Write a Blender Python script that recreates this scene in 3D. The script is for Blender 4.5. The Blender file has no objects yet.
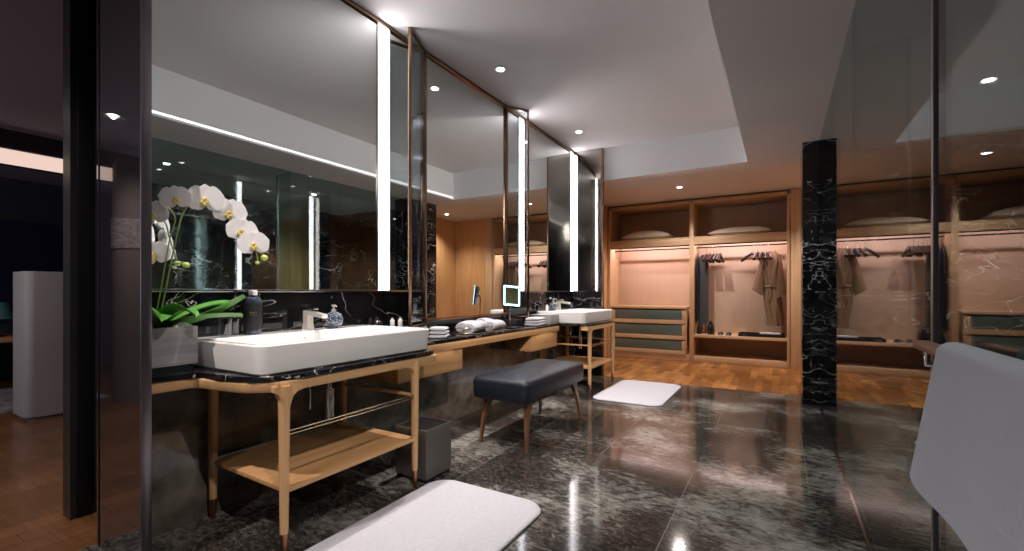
import bpy, bmesh, math, random
from mathutils import Vector, Matrix
random.seed(7)
sc = bpy.context.scene
COL = sc.collection
PI = math.pi

# ------------------------------------------------------------------ materials
def new_mat(name):
    m = bpy.data.materials.new(name); m.use_nodes = True
    nt = m.node_tree
    b = nt.nodes['Principled BSDF']
    return m, nt, b

def simple(name, col, rough=0.5, metal=0.0, spec=0.5, coat=0.0, bump=0.0, bscale=200.0, sheen=0.0, var=0.0, vscale=6.0):
    m, nt, b = new_mat(name)
    b.inputs['Base Color'].default_value = (*col, 1)
    b.inputs['Roughness'].default_value = rough
    b.inputs['Metallic'].default_value = metal
    b.inputs['Specular IOR Level'].default_value = spec
    b.inputs['Coat Weight'].default_value = coat
    b.inputs['Sheen Weight'].default_value = sheen
    tc = nt.nodes.new('ShaderNodeTexCoord')
    if bump:
        n = nt.nodes.new('ShaderNodeTexNoise'); n.inputs['Scale'].default_value = bscale
        n.inputs['Detail'].default_value = 3
        nt.links.new(tc.outputs['Object'], n.inputs['Vector'])
        bp = nt.nodes.new('ShaderNodeBump'); bp.inputs['Strength'].default_value = bump
        bp.inputs['Distance'].default_value = 0.01
        nt.links.new(n.outputs['Fac'], bp.inputs['Height'])
        nt.links.new(bp.outputs['Normal'], b.inputs['Normal'])
    if var:
        n = nt.nodes.new('ShaderNodeTexNoise'); n.inputs['Scale'].default_value = vscale
        nt.links.new(tc.outputs['Object'], n.inputs['Vector'])
        r = nt.nodes.new('ShaderNodeValToRGB')
        r.color_ramp.elements[0].position = 0.3; r.color_ramp.elements[1].position = 0.7
        r.color_ramp.elements[0].color = (*[c*(1-var) for c in col], 1)
        r.color_ramp.elements[1].color = (*[min(1, c*(1+var)) for c in col], 1)
        nt.links.new(n.outputs['Fac'], r.inputs['Fac'])
        nt.links.new(r.outputs['Color'], b.inputs['Base Color'])
    return m

def emis(name, col, s):
    m, nt, b = new_mat(name)
    b.inputs['Base Color'].default_value = (*col, 1)
    b.inputs['Emission Color'].default_value = (*col, 1)
    b.inputs['Emission Strength'].default_value = s
    return m

def wood(name, c0, c1, axis='z', rough=0.42, scale=1.0, coat=0.0, seed=0.0):
    """straight grained veneer, grain along one object axis"""
    m, nt, b = new_mat(name)
    tc = nt.nodes.new('ShaderNodeTexCoord'); mp = nt.nodes.new('ShaderNodeMapping')
    sv = [28*scale]*3; sv['xyz'.index(axis)] = 1.3*scale
    mp.inputs['Scale'].default_value = sv; mp.inputs['Location'].default_value = (seed, seed*.7, seed*.3)
    nt.links.new(tc.outputs['Object'], mp.inputs['Vector'])
    n = nt.nodes.new('ShaderNodeTexNoise'); n.inputs['Scale'].default_value = 1.0
    n.inputs['Detail'].default_value = 6; n.inputs['Roughness'].default_value = 0.6
    nt.links.new(mp.outputs['Vector'], n.inputs['Vector'])
    r = nt.nodes.new('ShaderNodeValToRGB')
    r.color_ramp.elements[0].position = 0.3; r.color_ramp.elements[1].position = 0.72
    r.color_ramp.elements[0].color = (*c0, 1); r.color_ramp.elements[1].color = (*c1, 1)
    nt.links.new(n.outputs['Fac'], r.inputs['Fac'])
    nt.links.new(r.outputs['Color'], b.inputs['Base Color'])
    b.inputs['Roughness'].default_value = rough
    b.inputs['Coat Weight'].default_value = coat
    bp = nt.nodes.new('ShaderNodeBump'); bp.inputs['Strength'].default_value = 0.08; bp.inputs['Distance'].default_value = 0.002
    nt.links.new(n.outputs['Fac'], bp.inputs['Height']); nt.links.new(bp.outputs['Normal'], b.inputs['Normal'])
    return m

def math_node(nt, op, a, b=None):
    n = nt.nodes.new('ShaderNodeMath'); n.operation = op
    for i, v in enumerate((a, b)):
        if v is None: continue
        if isinstance(v, (int, float)): n.inputs[i].default_value = v
        else: nt.links.new(v, n.inputs[i])
    return n.outputs[0]

def marble(name, base, base2, vein, rough=0.06, vscale=1.6, vwidth=0.012, mscale=2.5, veins=1.0, seed=0.0):
    """polished stone: cloudy base with thin bright veins"""
    m, nt, b = new_mat(name)
    tc = nt.nodes.new('ShaderNodeTexCoord'); mp = nt.nodes.new('ShaderNodeMapping')
    mp.inputs['Location'].default_value = (seed, seed*1.7, seed*.4)
    nt.links.new(tc.outputs['Object'], mp.inputs['Vector'])
    n = nt.nodes.new('ShaderNodeTexNoise'); n.inputs['Scale'].default_value = mscale
    n.inputs['Detail'].default_value = 8; n.inputs['Roughness'].default_value = 0.62
    nt.links.new(mp.outputs['Vector'], n.inputs['Vector'])
    r = nt.nodes.new('ShaderNodeValToRGB')
    r.color_ramp.elements[0].position = 0.35; r.color_ramp.elements[1].position = 0.7
    r.color_ramp.elements[0].color = (*base, 1); r.color_ramp.elements[1].color = (*base2, 1)
    nt.links.new(n.outputs['Fac'], r.inputs['Fac'])
    # vein field : distance of a warped noise to 0.5
    facs = []
    for k, (sc_, w_) in enumerate(((vscale, vwidth), (vscale*2.3, vwidth*0.8))):
        v = nt.nodes.new('ShaderNodeTexNoise'); v.inputs['Scale'].default_value = sc_
        v.inputs['Detail'].default_value = 5; v.inputs['Roughness'].default_value = 0.5
        v.inputs['Distortion'].default_value = 0.6
        mp2 = nt.nodes.new('ShaderNodeMapping'); mp2.inputs['Location'].default_value = (k*5.1+seed, k*3.7, 1.3)
        mp2.inputs['Rotation'].default_value = (0.5, 0.4, 0.6); mp2.inputs['Scale'].default_value = (1, 1.0, 2.2)
        nt.links.new(tc.outputs['Object'], mp2.inputs['Vector']); nt.links.new(mp2.outputs['Vector'], v.inputs['Vector'])
        dlt = math_node(nt, 'ABSOLUTE', math_node(nt, 'SUBTRACT', v.outputs['Fac'], 0.5))
        f = math_node(nt, 'SUBTRACT', 1.0, math_node(nt, 'MINIMUM', math_node(nt, 'DIVIDE', dlt, w_), 1.0))
        mk = nt.nodes.new('ShaderNodeTexNoise'); mk.inputs['Scale'].default_value = vscale*1.4
        nt.links.new(mp2.outputs['Vector'], mk.inputs['Vector'])
        msk = math_node(nt, 'MULTIPLY', math_node(nt, 'MAXIMUM', math_node(nt, 'SUBTRACT', mk.outputs['Fac'], 0.42), 0.0), 5.0)
        facs.append(math_node(nt, 'MINIMUM', math_node(nt, 'MULTIPLY', f, msk), 1.0))
    fac = math_node(nt, 'MULTIPLY', math_node(nt, 'MAXIMUM', facs[0], facs[1]), veins)
    mx = nt.nodes.new('ShaderNodeMix'); mx.data_type = 'RGBA'
    nt.links.new(fac, mx.inputs['Factor']); nt.links.new(r.outputs['Color'], mx.inputs['A'])
    mx.inputs['B'].default_value = (*vein, 1)
    nt.links.new(mx.outputs['Result'], b.inputs['Base Color'])
    b.inputs['Roughness'].default_value = rough
    return m

def floor_stone(name):
    """dark brown-grey marble slabs with fine pale crazing and joints"""
    m, nt, b = new_mat(name)
    tc = nt.nodes.new('ShaderNodeTexCoord')
    def noise(scale, detail, rough, loc=(0, 0, 0), scl=(1, 1, 1), dist=0.0):
        mp = nt.nodes.new('ShaderNodeMapping'); mp.inputs['Location'].default_value = loc; mp.inputs['Scale'].default_value = scl
        mp.inputs['Rotation'].default_value = (0, 0, 0.5)
        nt.links.new(tc.outputs['Object'], mp.inputs['Vector'])
        n = nt.nodes.new('ShaderNodeTexNoise'); n.inputs['Scale'].default_value = scale
        n.inputs['Detail'].default_value = detail; n.inputs['Roughness'].default_value = rough
        n.inputs['Distortion'].default_value = dist
        nt.links.new(mp.outputs['Vector'], n.inputs['Vector']); return n.outputs['Fac']
    big = noise(1.5, 3, 0.5, (3, 1, 0))
    mid = noise(15, 10, 0.76, (0, 0, 0), (1, 1.9, 1), 0.5)
    s = math_node(nt, 'ADD', math_node(nt, 'MULTIPLY', big, 0.85), math_node(nt, 'MULTIPLY', mid, 0.62))
    r = nt.nodes.new('ShaderNodeValToRGB'); cr = r.color_ramp
    cr.elements[0].position = 0.60; cr.elements[0].color = (0.012, 0.011, 0.010, 1)
    cr.elements[1].position = 0.90; cr.elements[1].color = (0.28, 0.27, 0.25, 1)
    e = cr.elements.new(0.735); e.color = (0.034, 0.030, 0.027, 1)
    nt.links.new(s, r.inputs['Fac'])
    fine = noise(26, 8, 0.75, (7, 2, 0), (1, 1.6, 1))
    d = math_node(nt, 'ABSOLUTE', math_node(nt, 'SUBTRACT', fine, 0.55))
    cz = math_node(nt, 'MULTIPLY', math_node(nt, 'SUBTRACT', 1.0, math_node(nt, 'MINIMUM', math_node(nt, 'DIVIDE', d, 0.02), 1.0)), 0.28)
    mx = nt.nodes.new('ShaderNodeMix'); mx.data_type = 'RGBA'
    nt.links.new(cz, mx.inputs['Factor']); nt.links.new(r.outputs['Color'], mx.inputs['A']); mx.inputs['B'].default_value = (0.42, 0.37, 0.33, 1)
    # joints
    sep = nt.nodes.new('ShaderNodeSeparateXYZ'); nt.links.new(tc.outputs['Object'], sep.inputs[0])
    def joint(out, off, pitch, w):
        t = math_node(nt, 'DIVIDE', math_node(nt, 'SUBTRACT', out, off), pitch)
        fr = math_node(nt, 'FRACT', math_node(nt, 'ADD', t, 100.5))
        dd = math_node(nt, 'MULTIPLY', math_node(nt, 'ABSOLUTE', math_node(nt, 'SUBTRACT', fr, 0.5)), pitch)
        return math_node(nt, 'LESS_THAN', dd, w)
    def cell(out, off, pitch):
        return math_node(nt, 'FLOOR', math_node(nt, 'ADD', math_node(nt, 'DIVIDE', math_node(nt, 'SUBTRACT', out, off), pitch), 100.0))
    cmb = nt.nodes.new('ShaderNodeCombineXYZ'); nt.links.new(cell(sep.outputs[0], -0.476, 1.24), cmb.inputs[0]); nt.links.new(cell(sep.outputs[1], 3.08, 1.25), cmb.inputs[1])
    wn = nt.nodes.new('ShaderNodeTexWhiteNoise'); nt.links.new(cmb.outputs[0], wn.inputs['Vector'])
    nt.links.new(math_node(nt, 'ADD', s, math_node(nt, 'MULTIPLY', math_node(nt, 'SUBTRACT', wn.outputs['Value'], 0.4), 0.09)), r.inputs['Fac'])
    row = math_node(nt, 'MODULO', cell(sep.outputs[1], 3.08, 1.25), 2.0)
    xs = math_node(nt, 'SUBTRACT', sep.outputs[0], math_node(nt, 'MULTIPLY', row, 0.62))
    jx = joint(xs, -0.476-0.62, 1.24, 0.0022)
    j = math_node(nt, 'MAXIMUM', jx, joint(sep.outputs[1], 3.08, 1.25, 0.0022))
    mx2 = nt.nodes.new('ShaderNodeMix'); mx2.data_type = 'RGBA'
    nt.links.new(math_node(nt, 'MULTIPLY', j, 0.45), mx2.inputs['Factor']); nt.links.new(mx.outputs['Result'], mx2.inputs['A'])
    mx2.inputs['B'].default_value = (0.30, 0.27, 0.25, 1)
    nt.links.new(mx2.outputs['Result'], b.inputs['Base Color'])
    b.inputs['Roughness'].default_value = 0.09
    b.inputs['Specular IOR Level'].default_value = 0.4
    bp = nt.nodes.new('ShaderNodeBump'); bp.inputs['Strength'].default_value = 0.03; bp.inputs['Distance'].default_value = 0.002
    nt.links.new(mid, bp.inputs['Height']); nt.links.new(bp.outputs['Normal'], b.inputs['Normal'])
    return m

def plank_floor(name, c0, c1, rot=0.0, rough=0.25, w=0.6, h=0.09):
    m, nt, b = new_mat(name)
    tc = nt.nodes.new('ShaderNodeTexCoord'); mp = nt.nodes.new('ShaderNodeMapping')
    mp.inputs['Rotation'].default_value = (0, 0, rot)
    nt.links.new(tc.outputs['Object'], mp.inputs['Vector'])
    br = nt.nodes.new('ShaderNodeTexBrick'); br.inputs['Scale'].default_value = 1
    br.inputs['Brick Width'].default_value = w; br.inputs['Row Height'].default_value = h
    br.inputs['Mortar Size'].default_value = 0.0015; br.inputs['Bias'].default_value = 0.0
    br.offset = 0.37
    br.inputs['Color1'].default_value = (*c0, 1); br.inputs['Color2'].default_value = (*c1, 1)
    br.inputs['Mortar'].default_value = (*[c*0.35 for c in c0], 1)
    nt.links.new(mp.outputs['Vector'], br.inputs['Vector'])
    mp2 = nt.nodes.new('ShaderNodeMapping'); mp2.inputs['Rotation'].default_value = (0, 0, rot); mp2.inputs['Scale'].default_value = (3, 40, 3)
    nt.links.new(tc.outputs['Object'], mp2.inputs['Vector'])
    n = nt.nodes.new('ShaderNodeTexNoise'); n.inputs['Scale'].default_value = 1; n.inputs['Detail'].default_value = 6
    nt.links.new(mp2.outputs['Vector'], n.inputs['Vector'])
    n2 = nt.nodes.new('ShaderNodeTexNoise'); n2.inputs['Scale'].default_value = 2.2; n2.inputs['Detail'].default_value = 4
    nt.links.new(tc.outputs['Object'], n2.inputs['Vector'])
    g = math_node(nt, 'ADD', math_node(nt, 'ADD', math_node(nt, 'MULTIPLY', n.outputs['Fac'], 0.9), math_node(nt, 'MULTIPLY', n2.outputs['Fac'], 1.0)), 0.05)
    mx = nt.nodes.new('ShaderNodeMix'); mx.data_type = 'RGBA'; mx.blend_type = 'MULTIPLY'; mx.inputs['Factor'].default_value = 1
    nt.links.new(br.outputs['Color'], mx.inputs['A']); nt.links.new(g, mx.inputs['B'])
    nt.links.new(mx.outputs['Result'], b.inputs['Base Color'])
    b.inputs['Roughness'].default_value = rough
    return m

def glass_mat(name, tint=(0.93, 0.97, 0.96), ior=1.5):
    """thin pane: clear transmission with true Fresnel reflection on both faces"""
    m = bpy.data.materials.new(name); m.use_nodes = True; nt = m.node_tree
    for n in list(nt.nodes): nt.nodes.remove(n)
    out = nt.nodes.new('ShaderNodeOutputMaterial')
    geo = nt.nodes.new('ShaderNodeNewGeometry')
    mi = nt.nodes.new('ShaderNodeMix'); mi.data_type = 'FLOAT'
    nt.links.new(geo.outputs['Backfacing'], mi.inputs['Factor'])
    mi.inputs['A'].default_value = ior; mi.inputs['B'].default_value = 1/ior
    fr = nt.nodes.new('ShaderNodeFresnel'); nt.links.new(mi.outputs['Result'], fr.inputs['IOR'])
    t = nt.nodes.new('ShaderNodeBsdfTransparent'); t.inputs['Color'].default_value = (*tint, 1)
    g = nt.nodes.new('ShaderNodeBsdfGlossy'); g.inputs['Roughness'].default_value = 0.0
    mx = nt.nodes.new('ShaderNodeMixShader')
    nt.links.new(fr.outputs[0], mx.inputs['Fac']); nt.links.new(t.outputs[0], mx.inputs[1]); nt.links.new(g.outputs[0], mx.inputs[2])
    nt.links.new(mx.outputs[0], out.inputs['Surface'])
    return m

OAK0, OAK1 = (0.46, 0.24, 0.10), (0.68, 0.39, 0.18)
M = {}
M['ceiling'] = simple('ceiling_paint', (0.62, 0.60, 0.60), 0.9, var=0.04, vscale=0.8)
M['tray_side'] = simple('tray_side_paint', (0.86, 0.86, 0.86), 0.9)
M['dark_wall'] = simple('dark_wall_paint', (0.05, 0.045, 0.055), 0.7)
M['floor'] = floor_stone('brown_marble_floor')
M['lower_wall'] = marble('brown_marble_wall', (0.05, 0.042, 0.035), (0.24, 0.205, 0.175), (0.4, 0.34, 0.28), 0.13, 5, 0.01, 5, 0.3)
M['wet_marble'] = marble('wet_room_marble', (0.006, 0.006, 0.008), (0.02, 0.022, 0.024), (0.75, 0.76, 0.76), 0.06, 0.8, 0.006, 3, 1.0, 9.0)
M['black_marble'] = marble('black_marble', (0.004, 0.004, 0.005), (0.012, 0.012, 0.014), (0.75, 0.74, 0.72), 0.05, 1.0, 0.0032, 3, 1.0, 1.3)
M['black_marble2'] = marble('black_marble_pillar', (0.004, 0.004, 0.005), (0.014, 0.014, 0.016), (0.7, 0.7, 0.7), 0.05, 1.5, 0.009, 3, 1.0, 2.2)
M['black_top'] = marble('black_marble_top', (0.004, 0.004, 0.005), (0.012, 0.012, 0.014), (0.75, 0.74, 0.72), 0.05, 2.6, 0.006, 3, 1.0, 4.0)
M['oak_z'] = wood('oak_vertical', OAK0, OAK1, 'z')
M['oak_x'] = wood('oak_cross', OAK0, OAK1, 'x')
M['oak_y'] = wood('oak_long', OAK0, OAK1, 'y')
M['oak_pale_z'] = wood('pale_oak_vertical', (0.52, 0.295, 0.14), (0.72, 0.44, 0.22), 'z', 0.4)
M['oak_pale_y'] = wood('pale_oak_long', (0.52, 0.295, 0.14), (0.72, 0.44, 0.22), 'y', 0.4)
CO0, CO1 = (0.50, 0.31, 0.17), (0.66, 0.45, 0.27)
M['coak_z'] = wood('wardrobe_oak_vertical', CO0, CO1, 'z'); M['coak_x'] = wood('wardrobe_oak_cross', CO0, CO1, 'x')
M['cback'] = wood('wardrobe_back_veneer', (0.53, 0.375, 0.27), (0.57, 0.41, 0.30), 'z', 0.5)
M['walnut'] = wood('walnut', (0.10, 0.045, 0.025), (0.21, 0.095, 0.05), 'z', 0.35, coat=0.3)
M['wood_floor'] = plank_floor('parquet', (0.20, 0.075, 0.020), (0.40, 0.175, 0.050), rot=PI/2)
M['wood_floor2'] = plank_floor('bedroom_parquet', (0.115, 0.050, 0.021), (0.15, 0.066, 0.028), rot=PI/2, w=1.8, h=0.13)
M['mirror'] = simple('mirror', (0.80, 0.84, 0.82), 0.0, 1.0)
M['smoke_mirror'] = simple('smoked_steel', (0.42, 0.39, 0.36), 0.07, 1.0)
M['black_gloss'] = simple('black_gloss', (0.010, 0.009, 0.011), 0.02, 0.0, 0.9, coat=1.0)
M['bronze'] = simple('bronze', (0.27, 0.17, 0.115), 0.25, 1.0)
M['bronze_dark'] = simple('grey_bronze', (0.20, 0.18, 0.20), 0.3, 0.9)
M['copper'] = simple('copper_tip', (0.42, 0.20, 0.11), 0.3, 1.0)
M['steel'] = simple('polished_steel', (0.62, 0.60, 0.60), 0.12, 1.0)
M['brass'] = simple('brass_wire', (0.70, 0.52, 0.32), 0.22, 1.0)
M['chrome'] = simple('chrome', (0.85, 0.84, 0.82), 0.06, 1.0)
M['nickel'] = simple('satin_nickel', (0.78, 0.74, 0.68), 0.28, 0.45)
M['ceramic'] = simple('white_ceramic', (0.80, 0.79, 0.79), 0.12, 0.0, 0.5, coat=0.4)
M['leather'] = simple('black_leather', (0.010, 0.013, 0.021), 0.36, spec=0.35, bump=0.15, bscale=260)
M['terry'] = simple('white_terry', (0.50, 0.49, 0.55), 0.95, bump=1.0, bscale=150, var=0.05, vscale=45, sheen=0.3)
M['terry_grey'] = simple('grey_white_terry', (0.46, 0.49, 0.57), 0.95, bump=0.5, bscale=420, sheen=0.3)
M['linen'] = simple('cream_linen', (0.85, 0.78, 0.67), 0.9, bump=0.15, bscale=90)
M['robe'] = simple('brown_robe', (0.165, 0.092, 0.046), 0.85, bump=0.4, bscale=120, sheen=0.3)
M['garment'] = simple('charcoal_cloth', (0.045, 0.047, 0.052), 0.85, bump=0.3, bscale=160)
M['black_metal'] = simple('black_metal', (0.012, 0.011, 0.012), 0.35, 0.6)
M['black_plastic'] = simple('black_plastic', (0.012, 0.012, 0.014), 0.3)
M['hanger_wood'] = simple('dark_hanger_wood', (0.025, 0.010, 0.009), 0.3, coat=0.4)
M['bin'] = simple('brushed_bin_metal', (0.30, 0.285, 0.275), 0.36, 0.8, var=0.15, vscale=3)
M['green_glass'] = simple('green_grey_glass', (0.10, 0.13, 0.115), 0.25, 0.0, 0.5, coat=0.3)
M['planter'] = wood('grey_veined_stone', (0.22, 0.21, 0.22), (0.42, 0.41, 0.42), 'y', 0.3, 0.8)
M['soil'] = simple('bark_chips', (0.05, 0.035, 0.025), 0.9, bump=1.0, bscale=60)
M['pebble'] = simple('white_pebble', (0.75, 0.74, 0.72), 0.4)
M['leaf'] = simple('orchid_leaf', (0.07, 0.24, 0.03), 0.35, coat=0.3, var=0.35, vscale=7)
M['stem'] = simple('orchid_stem', (0.16, 0.24, 0.06), 0.45, var=0.3, vscale=20)
M['bud'] = simple('orchid_bud', (0.50, 0.62, 0.16), 0.5)
M['petal'] = simple('white_petal', (0.88, 0.87, 0.90), 0.55, sheen=0.2)
M['lip'] = simple('yellow_lip', (0.80, 0.62, 0.16), 0.5)
M['glass'] = glass_mat('clear_glass', (0.86, 0.93, 0.91))
M['door_glass'] = glass_mat('dark_green_glass', (0.80, 0.895, 0.89), 1.6)
M['small_glass'] = glass_mat('tumbler_glass', (0.84, 0.88, 0.90), 1.9)
M['bottle'] = simple('smoky_bottle', (0.035, 0.045, 0.07), 0.06, 0.0, 0.7, coat=0.6)
M['bottle_label'] = simple('black_label', (0.012, 0.012, 0.014), 0.4)
M['gold'] = simple('gold_print', (0.62, 0.45, 0.18), 0.3, 1.0)
M['white_plastic'] = simple('white_plastic', (0.78, 0.78, 0.78), 0.3)
M['speckle'] = None
M['strip'] = emis('mirror_strip_light', (1.0, 0.95, 0.97), 9.0)
M['lamp'] = emis('downlight_lens', (1.0, 0.93, 0.86), 12.0)
M['led_blue'] = emis('blue_white_led', (0.30, 0.78, 1.0), 3.0)
M['closet_led'] = emis('closet_led', (1.0, 0.84, 0.86), 3.0)
M['cove_led'] = emis('cove_led', (1.0, 0.74, 0.64), 0.45)
M['grey_fabric'] = simple('grey_fabric', (0.34, 0.32, 0.33), 0.9, bump=0.3, bscale=120)
M['mauve_fabric'] = simple('mauve_fabric', (0.20, 0.155, 0.16), 0.7, bump=0.2, bscale=80)
M['woven'] = wood('woven_band', (0.14, 0.12, 0.13), (0.50, 0.45, 0.46), 'x', 0.7, 1.5)
M['navy'] = simple('navy_blind', (0.012, 0.010, 0.045), 0.6)
M['carpet'] = simple('grey_carpet', (0.16, 0.14, 0.16), 0.95, bump=0.8, bscale=40, var=0.6, vscale=9)
M['box_grey'] = simple('grey_box', (0.27, 0.26, 0.25), 0.45)
M['lamp_green'] = simple('teal_glass_shade', (0.10, 0.28, 0.28), 0.3)
M['ochre'] = wood('ochre_panel', (0.20, 0.13, 0.05), (0.30, 0.21, 0.09), 'z', 0.5)

def speckled():
    m, nt, b = new_mat('blue_speckle_glass')
    tc = nt.nodes.new('ShaderNodeTexCoord')
    n = nt.nodes.new('ShaderNodeTexVoronoi'); n.inputs['Scale'].default_value = 110
    nt.links.new(tc.outputs['Object'], n.inputs['Vector'])
    r = nt.nodes.new('ShaderNodeValToRGB')
    r.color_ramp.elements[0].color = (0.42, 0.46, 0.54, 1); r.color_ramp.elements[1].color = (0.035, 0.045, 0.08, 1)
    r.color_ramp.elements[0].position = 0.15; r.color_ramp.elements[1].position = 0.5
    nt.links.new(n.outputs['Distance'], r.inputs['Fac']); nt.links.new(r.outputs['Color'], b.inputs['Base Color'])
    b.inputs['Roughness'].default_value = 0.1; b.inputs['Coat Weight'].default_value = 0.5
    return m
M['speckle'] = speckled()

# ------------------------------------------------------------------ mesh helpers
class MB:
    """collects shapes into one mesh; coordinates are world minus the origin o"""
    def __init__(s, o=(0, 0, 0)):
        s.bm = bmesh.new(); s.o = Vector(o)
    def box(s, a, b, bevel=0.0, seg=2):
        a, b = Vector(a)-s.o, Vector(b)-s.o
        lo = Vector([min(a[i], b[i]) for i in range(3)]); hi = Vector([max(a[i], b[i]) for i in range(3)])
        r = bmesh.ops.create_cube(s.bm, size=1.0)
        vs = r['verts']
        for v in vs:
            v.co = Vector([(lo[i]+hi[i])/2 + v.co[i]*(hi[i]-lo[i]) for i in range(3)])
        if bevel:
            es = list({e for v in vs for e in v.link_edges})
            bmesh.ops.bevel(s.bm, geom=es, offset=min(bevel, min(hi-lo)*0.49), segments=seg, profile=0.5, affect='EDGES')
        return s
    def rbox(s, c, size, rot=0.0, bevel=0.0, tilt=0.0):
        r = bmesh.ops.create_cube(s.bm, size=1.0); vs = r['verts']
        mt = Matrix.Translation(Vector(c)-s.o) @ Matrix.Rotation(rot, 4, 'Z') @ Matrix.Rotation(tilt, 4, 'X') @ Matrix.Diagonal((*size, 1))
        for v in vs: v.co = mt @ v.co
        if bevel:
            es = list({e for v in vs for e in v.link_edges})
            bmesh.ops.bevel(s.bm, geom=es, offset=bevel, segments=2, profile=0.5, affect='EDGES')
        return s
    def loft(s, rings, cap=True, closed=False):
        """rings: lists of world points, all same length"""
        vr = [[s.bm.verts.new(Vector(p)-s.o) for p in ring] for ring in rings]
        n = len(vr[0]); m = len(vr)
        for i in range(m if closed else m-1):
            a, b = vr[i], vr[(i+1) % m]
            for j in range(n):
                k = (j+1) % n
                s.bm.faces.new((a[j], a[k], b[k], b[j]))
        if cap and not closed:
            s.bm.faces.new(list(reversed(vr[0]))); s.bm.faces.new(vr[-1])
        return s
    def tube(s, pts, r, n=10, cap=True):
        pts = [Vector(p) for p in pts]; rs = r if isinstance(r, (list, tuple)) else [r]*len(pts)
        rings = []; up = None
        for i, p in enumerate(pts):
            d = (pts[min(i+1, len(pts)-1)] - pts[max(i-1, 0)]).normalized()
            if up is None:
                up = Vector((0, 0, 1)) if abs(d.z) < 0.9 else Vector((1, 0, 0))
            x = d.cross(up).normalized(); y = x.cross(d).normalized(); up = y
            rings.append([p + rs[i]*(math.cos(2*PI*k/n)*x + math.sin(2*PI*k/n)*y) for k in range(n)])
        return s.loft(rings, cap)
    def lathe(s, c, prof, n=24, sq=None):
        """prof: (radius, z) bottom to top about c"""
        c = Vector(c)
        rings = [[c + Vector((max(r, 1e-4)*math.cos(2*PI*k/n), max(r, 1e-4)*math.sin(2*PI*k/n), z)) for k in range(n)] for r, z in prof]
        return s.loft(rings)
    def prism(s, out, z0, z1, bevel=0.0, seg=2):
        """out: xy outline, extruded from z0 to z1"""
        b = [s.bm.verts.new(Vector((x, y, z0))-s.o) for x, y in out]
        t = [s.bm.verts.new(Vector((x, y, z1))-s.o) for x, y in out]
        n = len(out)
        fb = s.bm.faces.new(list(reversed(b))); ft = s.bm.faces.new(t)
        for i in range(n):
            k = (i+1) % n; s.bm.faces.new((b[i], b[k], t[k], t[i]))
        if bevel:
            es = list(ft.edges)+list(fb.edges)
            bmesh.ops.bevel(s.bm, geom=es, offset=bevel, segments=seg, profile=0.5, affect='EDGES')
        return s
    def extrude_path(s, pts, prof):
        """sweep a closed (side, up) profile along a horizontal path"""
        pts = [Vector(p) for p in pts]; rings = []
        for i, p in enumerate(pts):
            d = (pts[min(i+1, len(pts)-1)] - pts[max(i-1, 0)]); d.z = 0; d.normalize()
            sd = Vector((d.y, -d.x, 0))
            rings.append([p + sd*a + Vector((0, 0, b)) for a, b in prof])
        return s.loft(rings)
    def grid(s, f, nu, nv, th=0.0):
        """surface f(u,v); th gives thickness along normals"""
        V = [[Vector(f(i/nu, j/nv)) for j in range(nv+1)] for i in range(nu+1)]
        def nrm(i, j):
            a = V[min(i+1, nu)][j]-V[max(i-1, 0)][j]; b = V[i][min(j+1, nv)]-V[i][max(j-1, 0)]
            c = a.cross(b); return c.normalized() if c.length > 1e-12 else Vector((0, 0, 1))
        A = [[s.bm.verts.new(V[i][j]-s.o) for j in range(nv+1)] for i in range(nu+1)]
        for i in range(nu):
            for j in range(nv): s.bm.faces.new((A[i][j], A[i+1][j], A[i+1][j+1], A[i][j+1]))
        if th:
            Bv = [[s.bm.verts.new(V[i][j]-nrm(i, j)*th-s.o) for j in range(nv+1)] for i in range(nu+1)]
            for i in range(nu):
                for j in range(nv): s.bm.faces.new((Bv[i][j], Bv[i][j+1], Bv[i+1][j+1], Bv[i+1][j]))
            for i in range(nu):
                s.bm.faces.new((A[i][0], Bv[i][0], Bv[i+1][0], A[i+1][0])); s.bm.faces.new((A[i][nv], A[i+1][nv], Bv[i+1][nv], Bv[i][nv]))
            for j in range(nv):
                s.bm.faces.new((A[0][j], A[0][j+1], Bv[0][j+1], Bv[0][j])); s.bm.faces.new((A[nu][j], Bv[nu][j], Bv[nu][j+1], A[nu][j+1]))
        return s
    def ball(s, c, r, n=16, m=10):
        c = Vector(c); r = r if isinstance(r, (tuple, list)) else (r, r, r)
        rings = []
        for i in range(m+1):
            t = -PI/2 + PI*i/m
            rr = max(math.cos(t), 0.02)
            rings.append([c+Vector((r[0]*rr*math.cos(2*PI*k/n), r[1]*rr*math.sin(2*PI*k/n), r[2]*math.sin(t))) for k in range(n)])
        return s.loft(rings)
    def build(s, name, mat, parent=None, angle=38, mats=None):
        bm = s.bm
        bmesh.ops.recalc_face_normals(bm, faces=bm.faces)
        for f in bm.faces: f.smooth = True
        ca = math.radians(angle)
        for e in bm.edges:
            if len(e.link_faces) == 2: e.smooth = e.calc_face_angle(0) < ca
        me = bpy.data.meshes.new(name); bm.to_mesh(me); bm.free()
        me.materials.append(mat)
        for x in (mats or []): me.materials.append(x)
        ob = bpy.data.objects.new(name, me); COL.objects.link(ob)
        if parent is None: ob.location = s.o
        else:
            ob.parent = parent
            # world origin of the ancestors
            w = Vector((0, 0, 0)); p = parent
            while p: w += p.location; p = p.parent
            ob.location = s.o - w
        return ob

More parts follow.
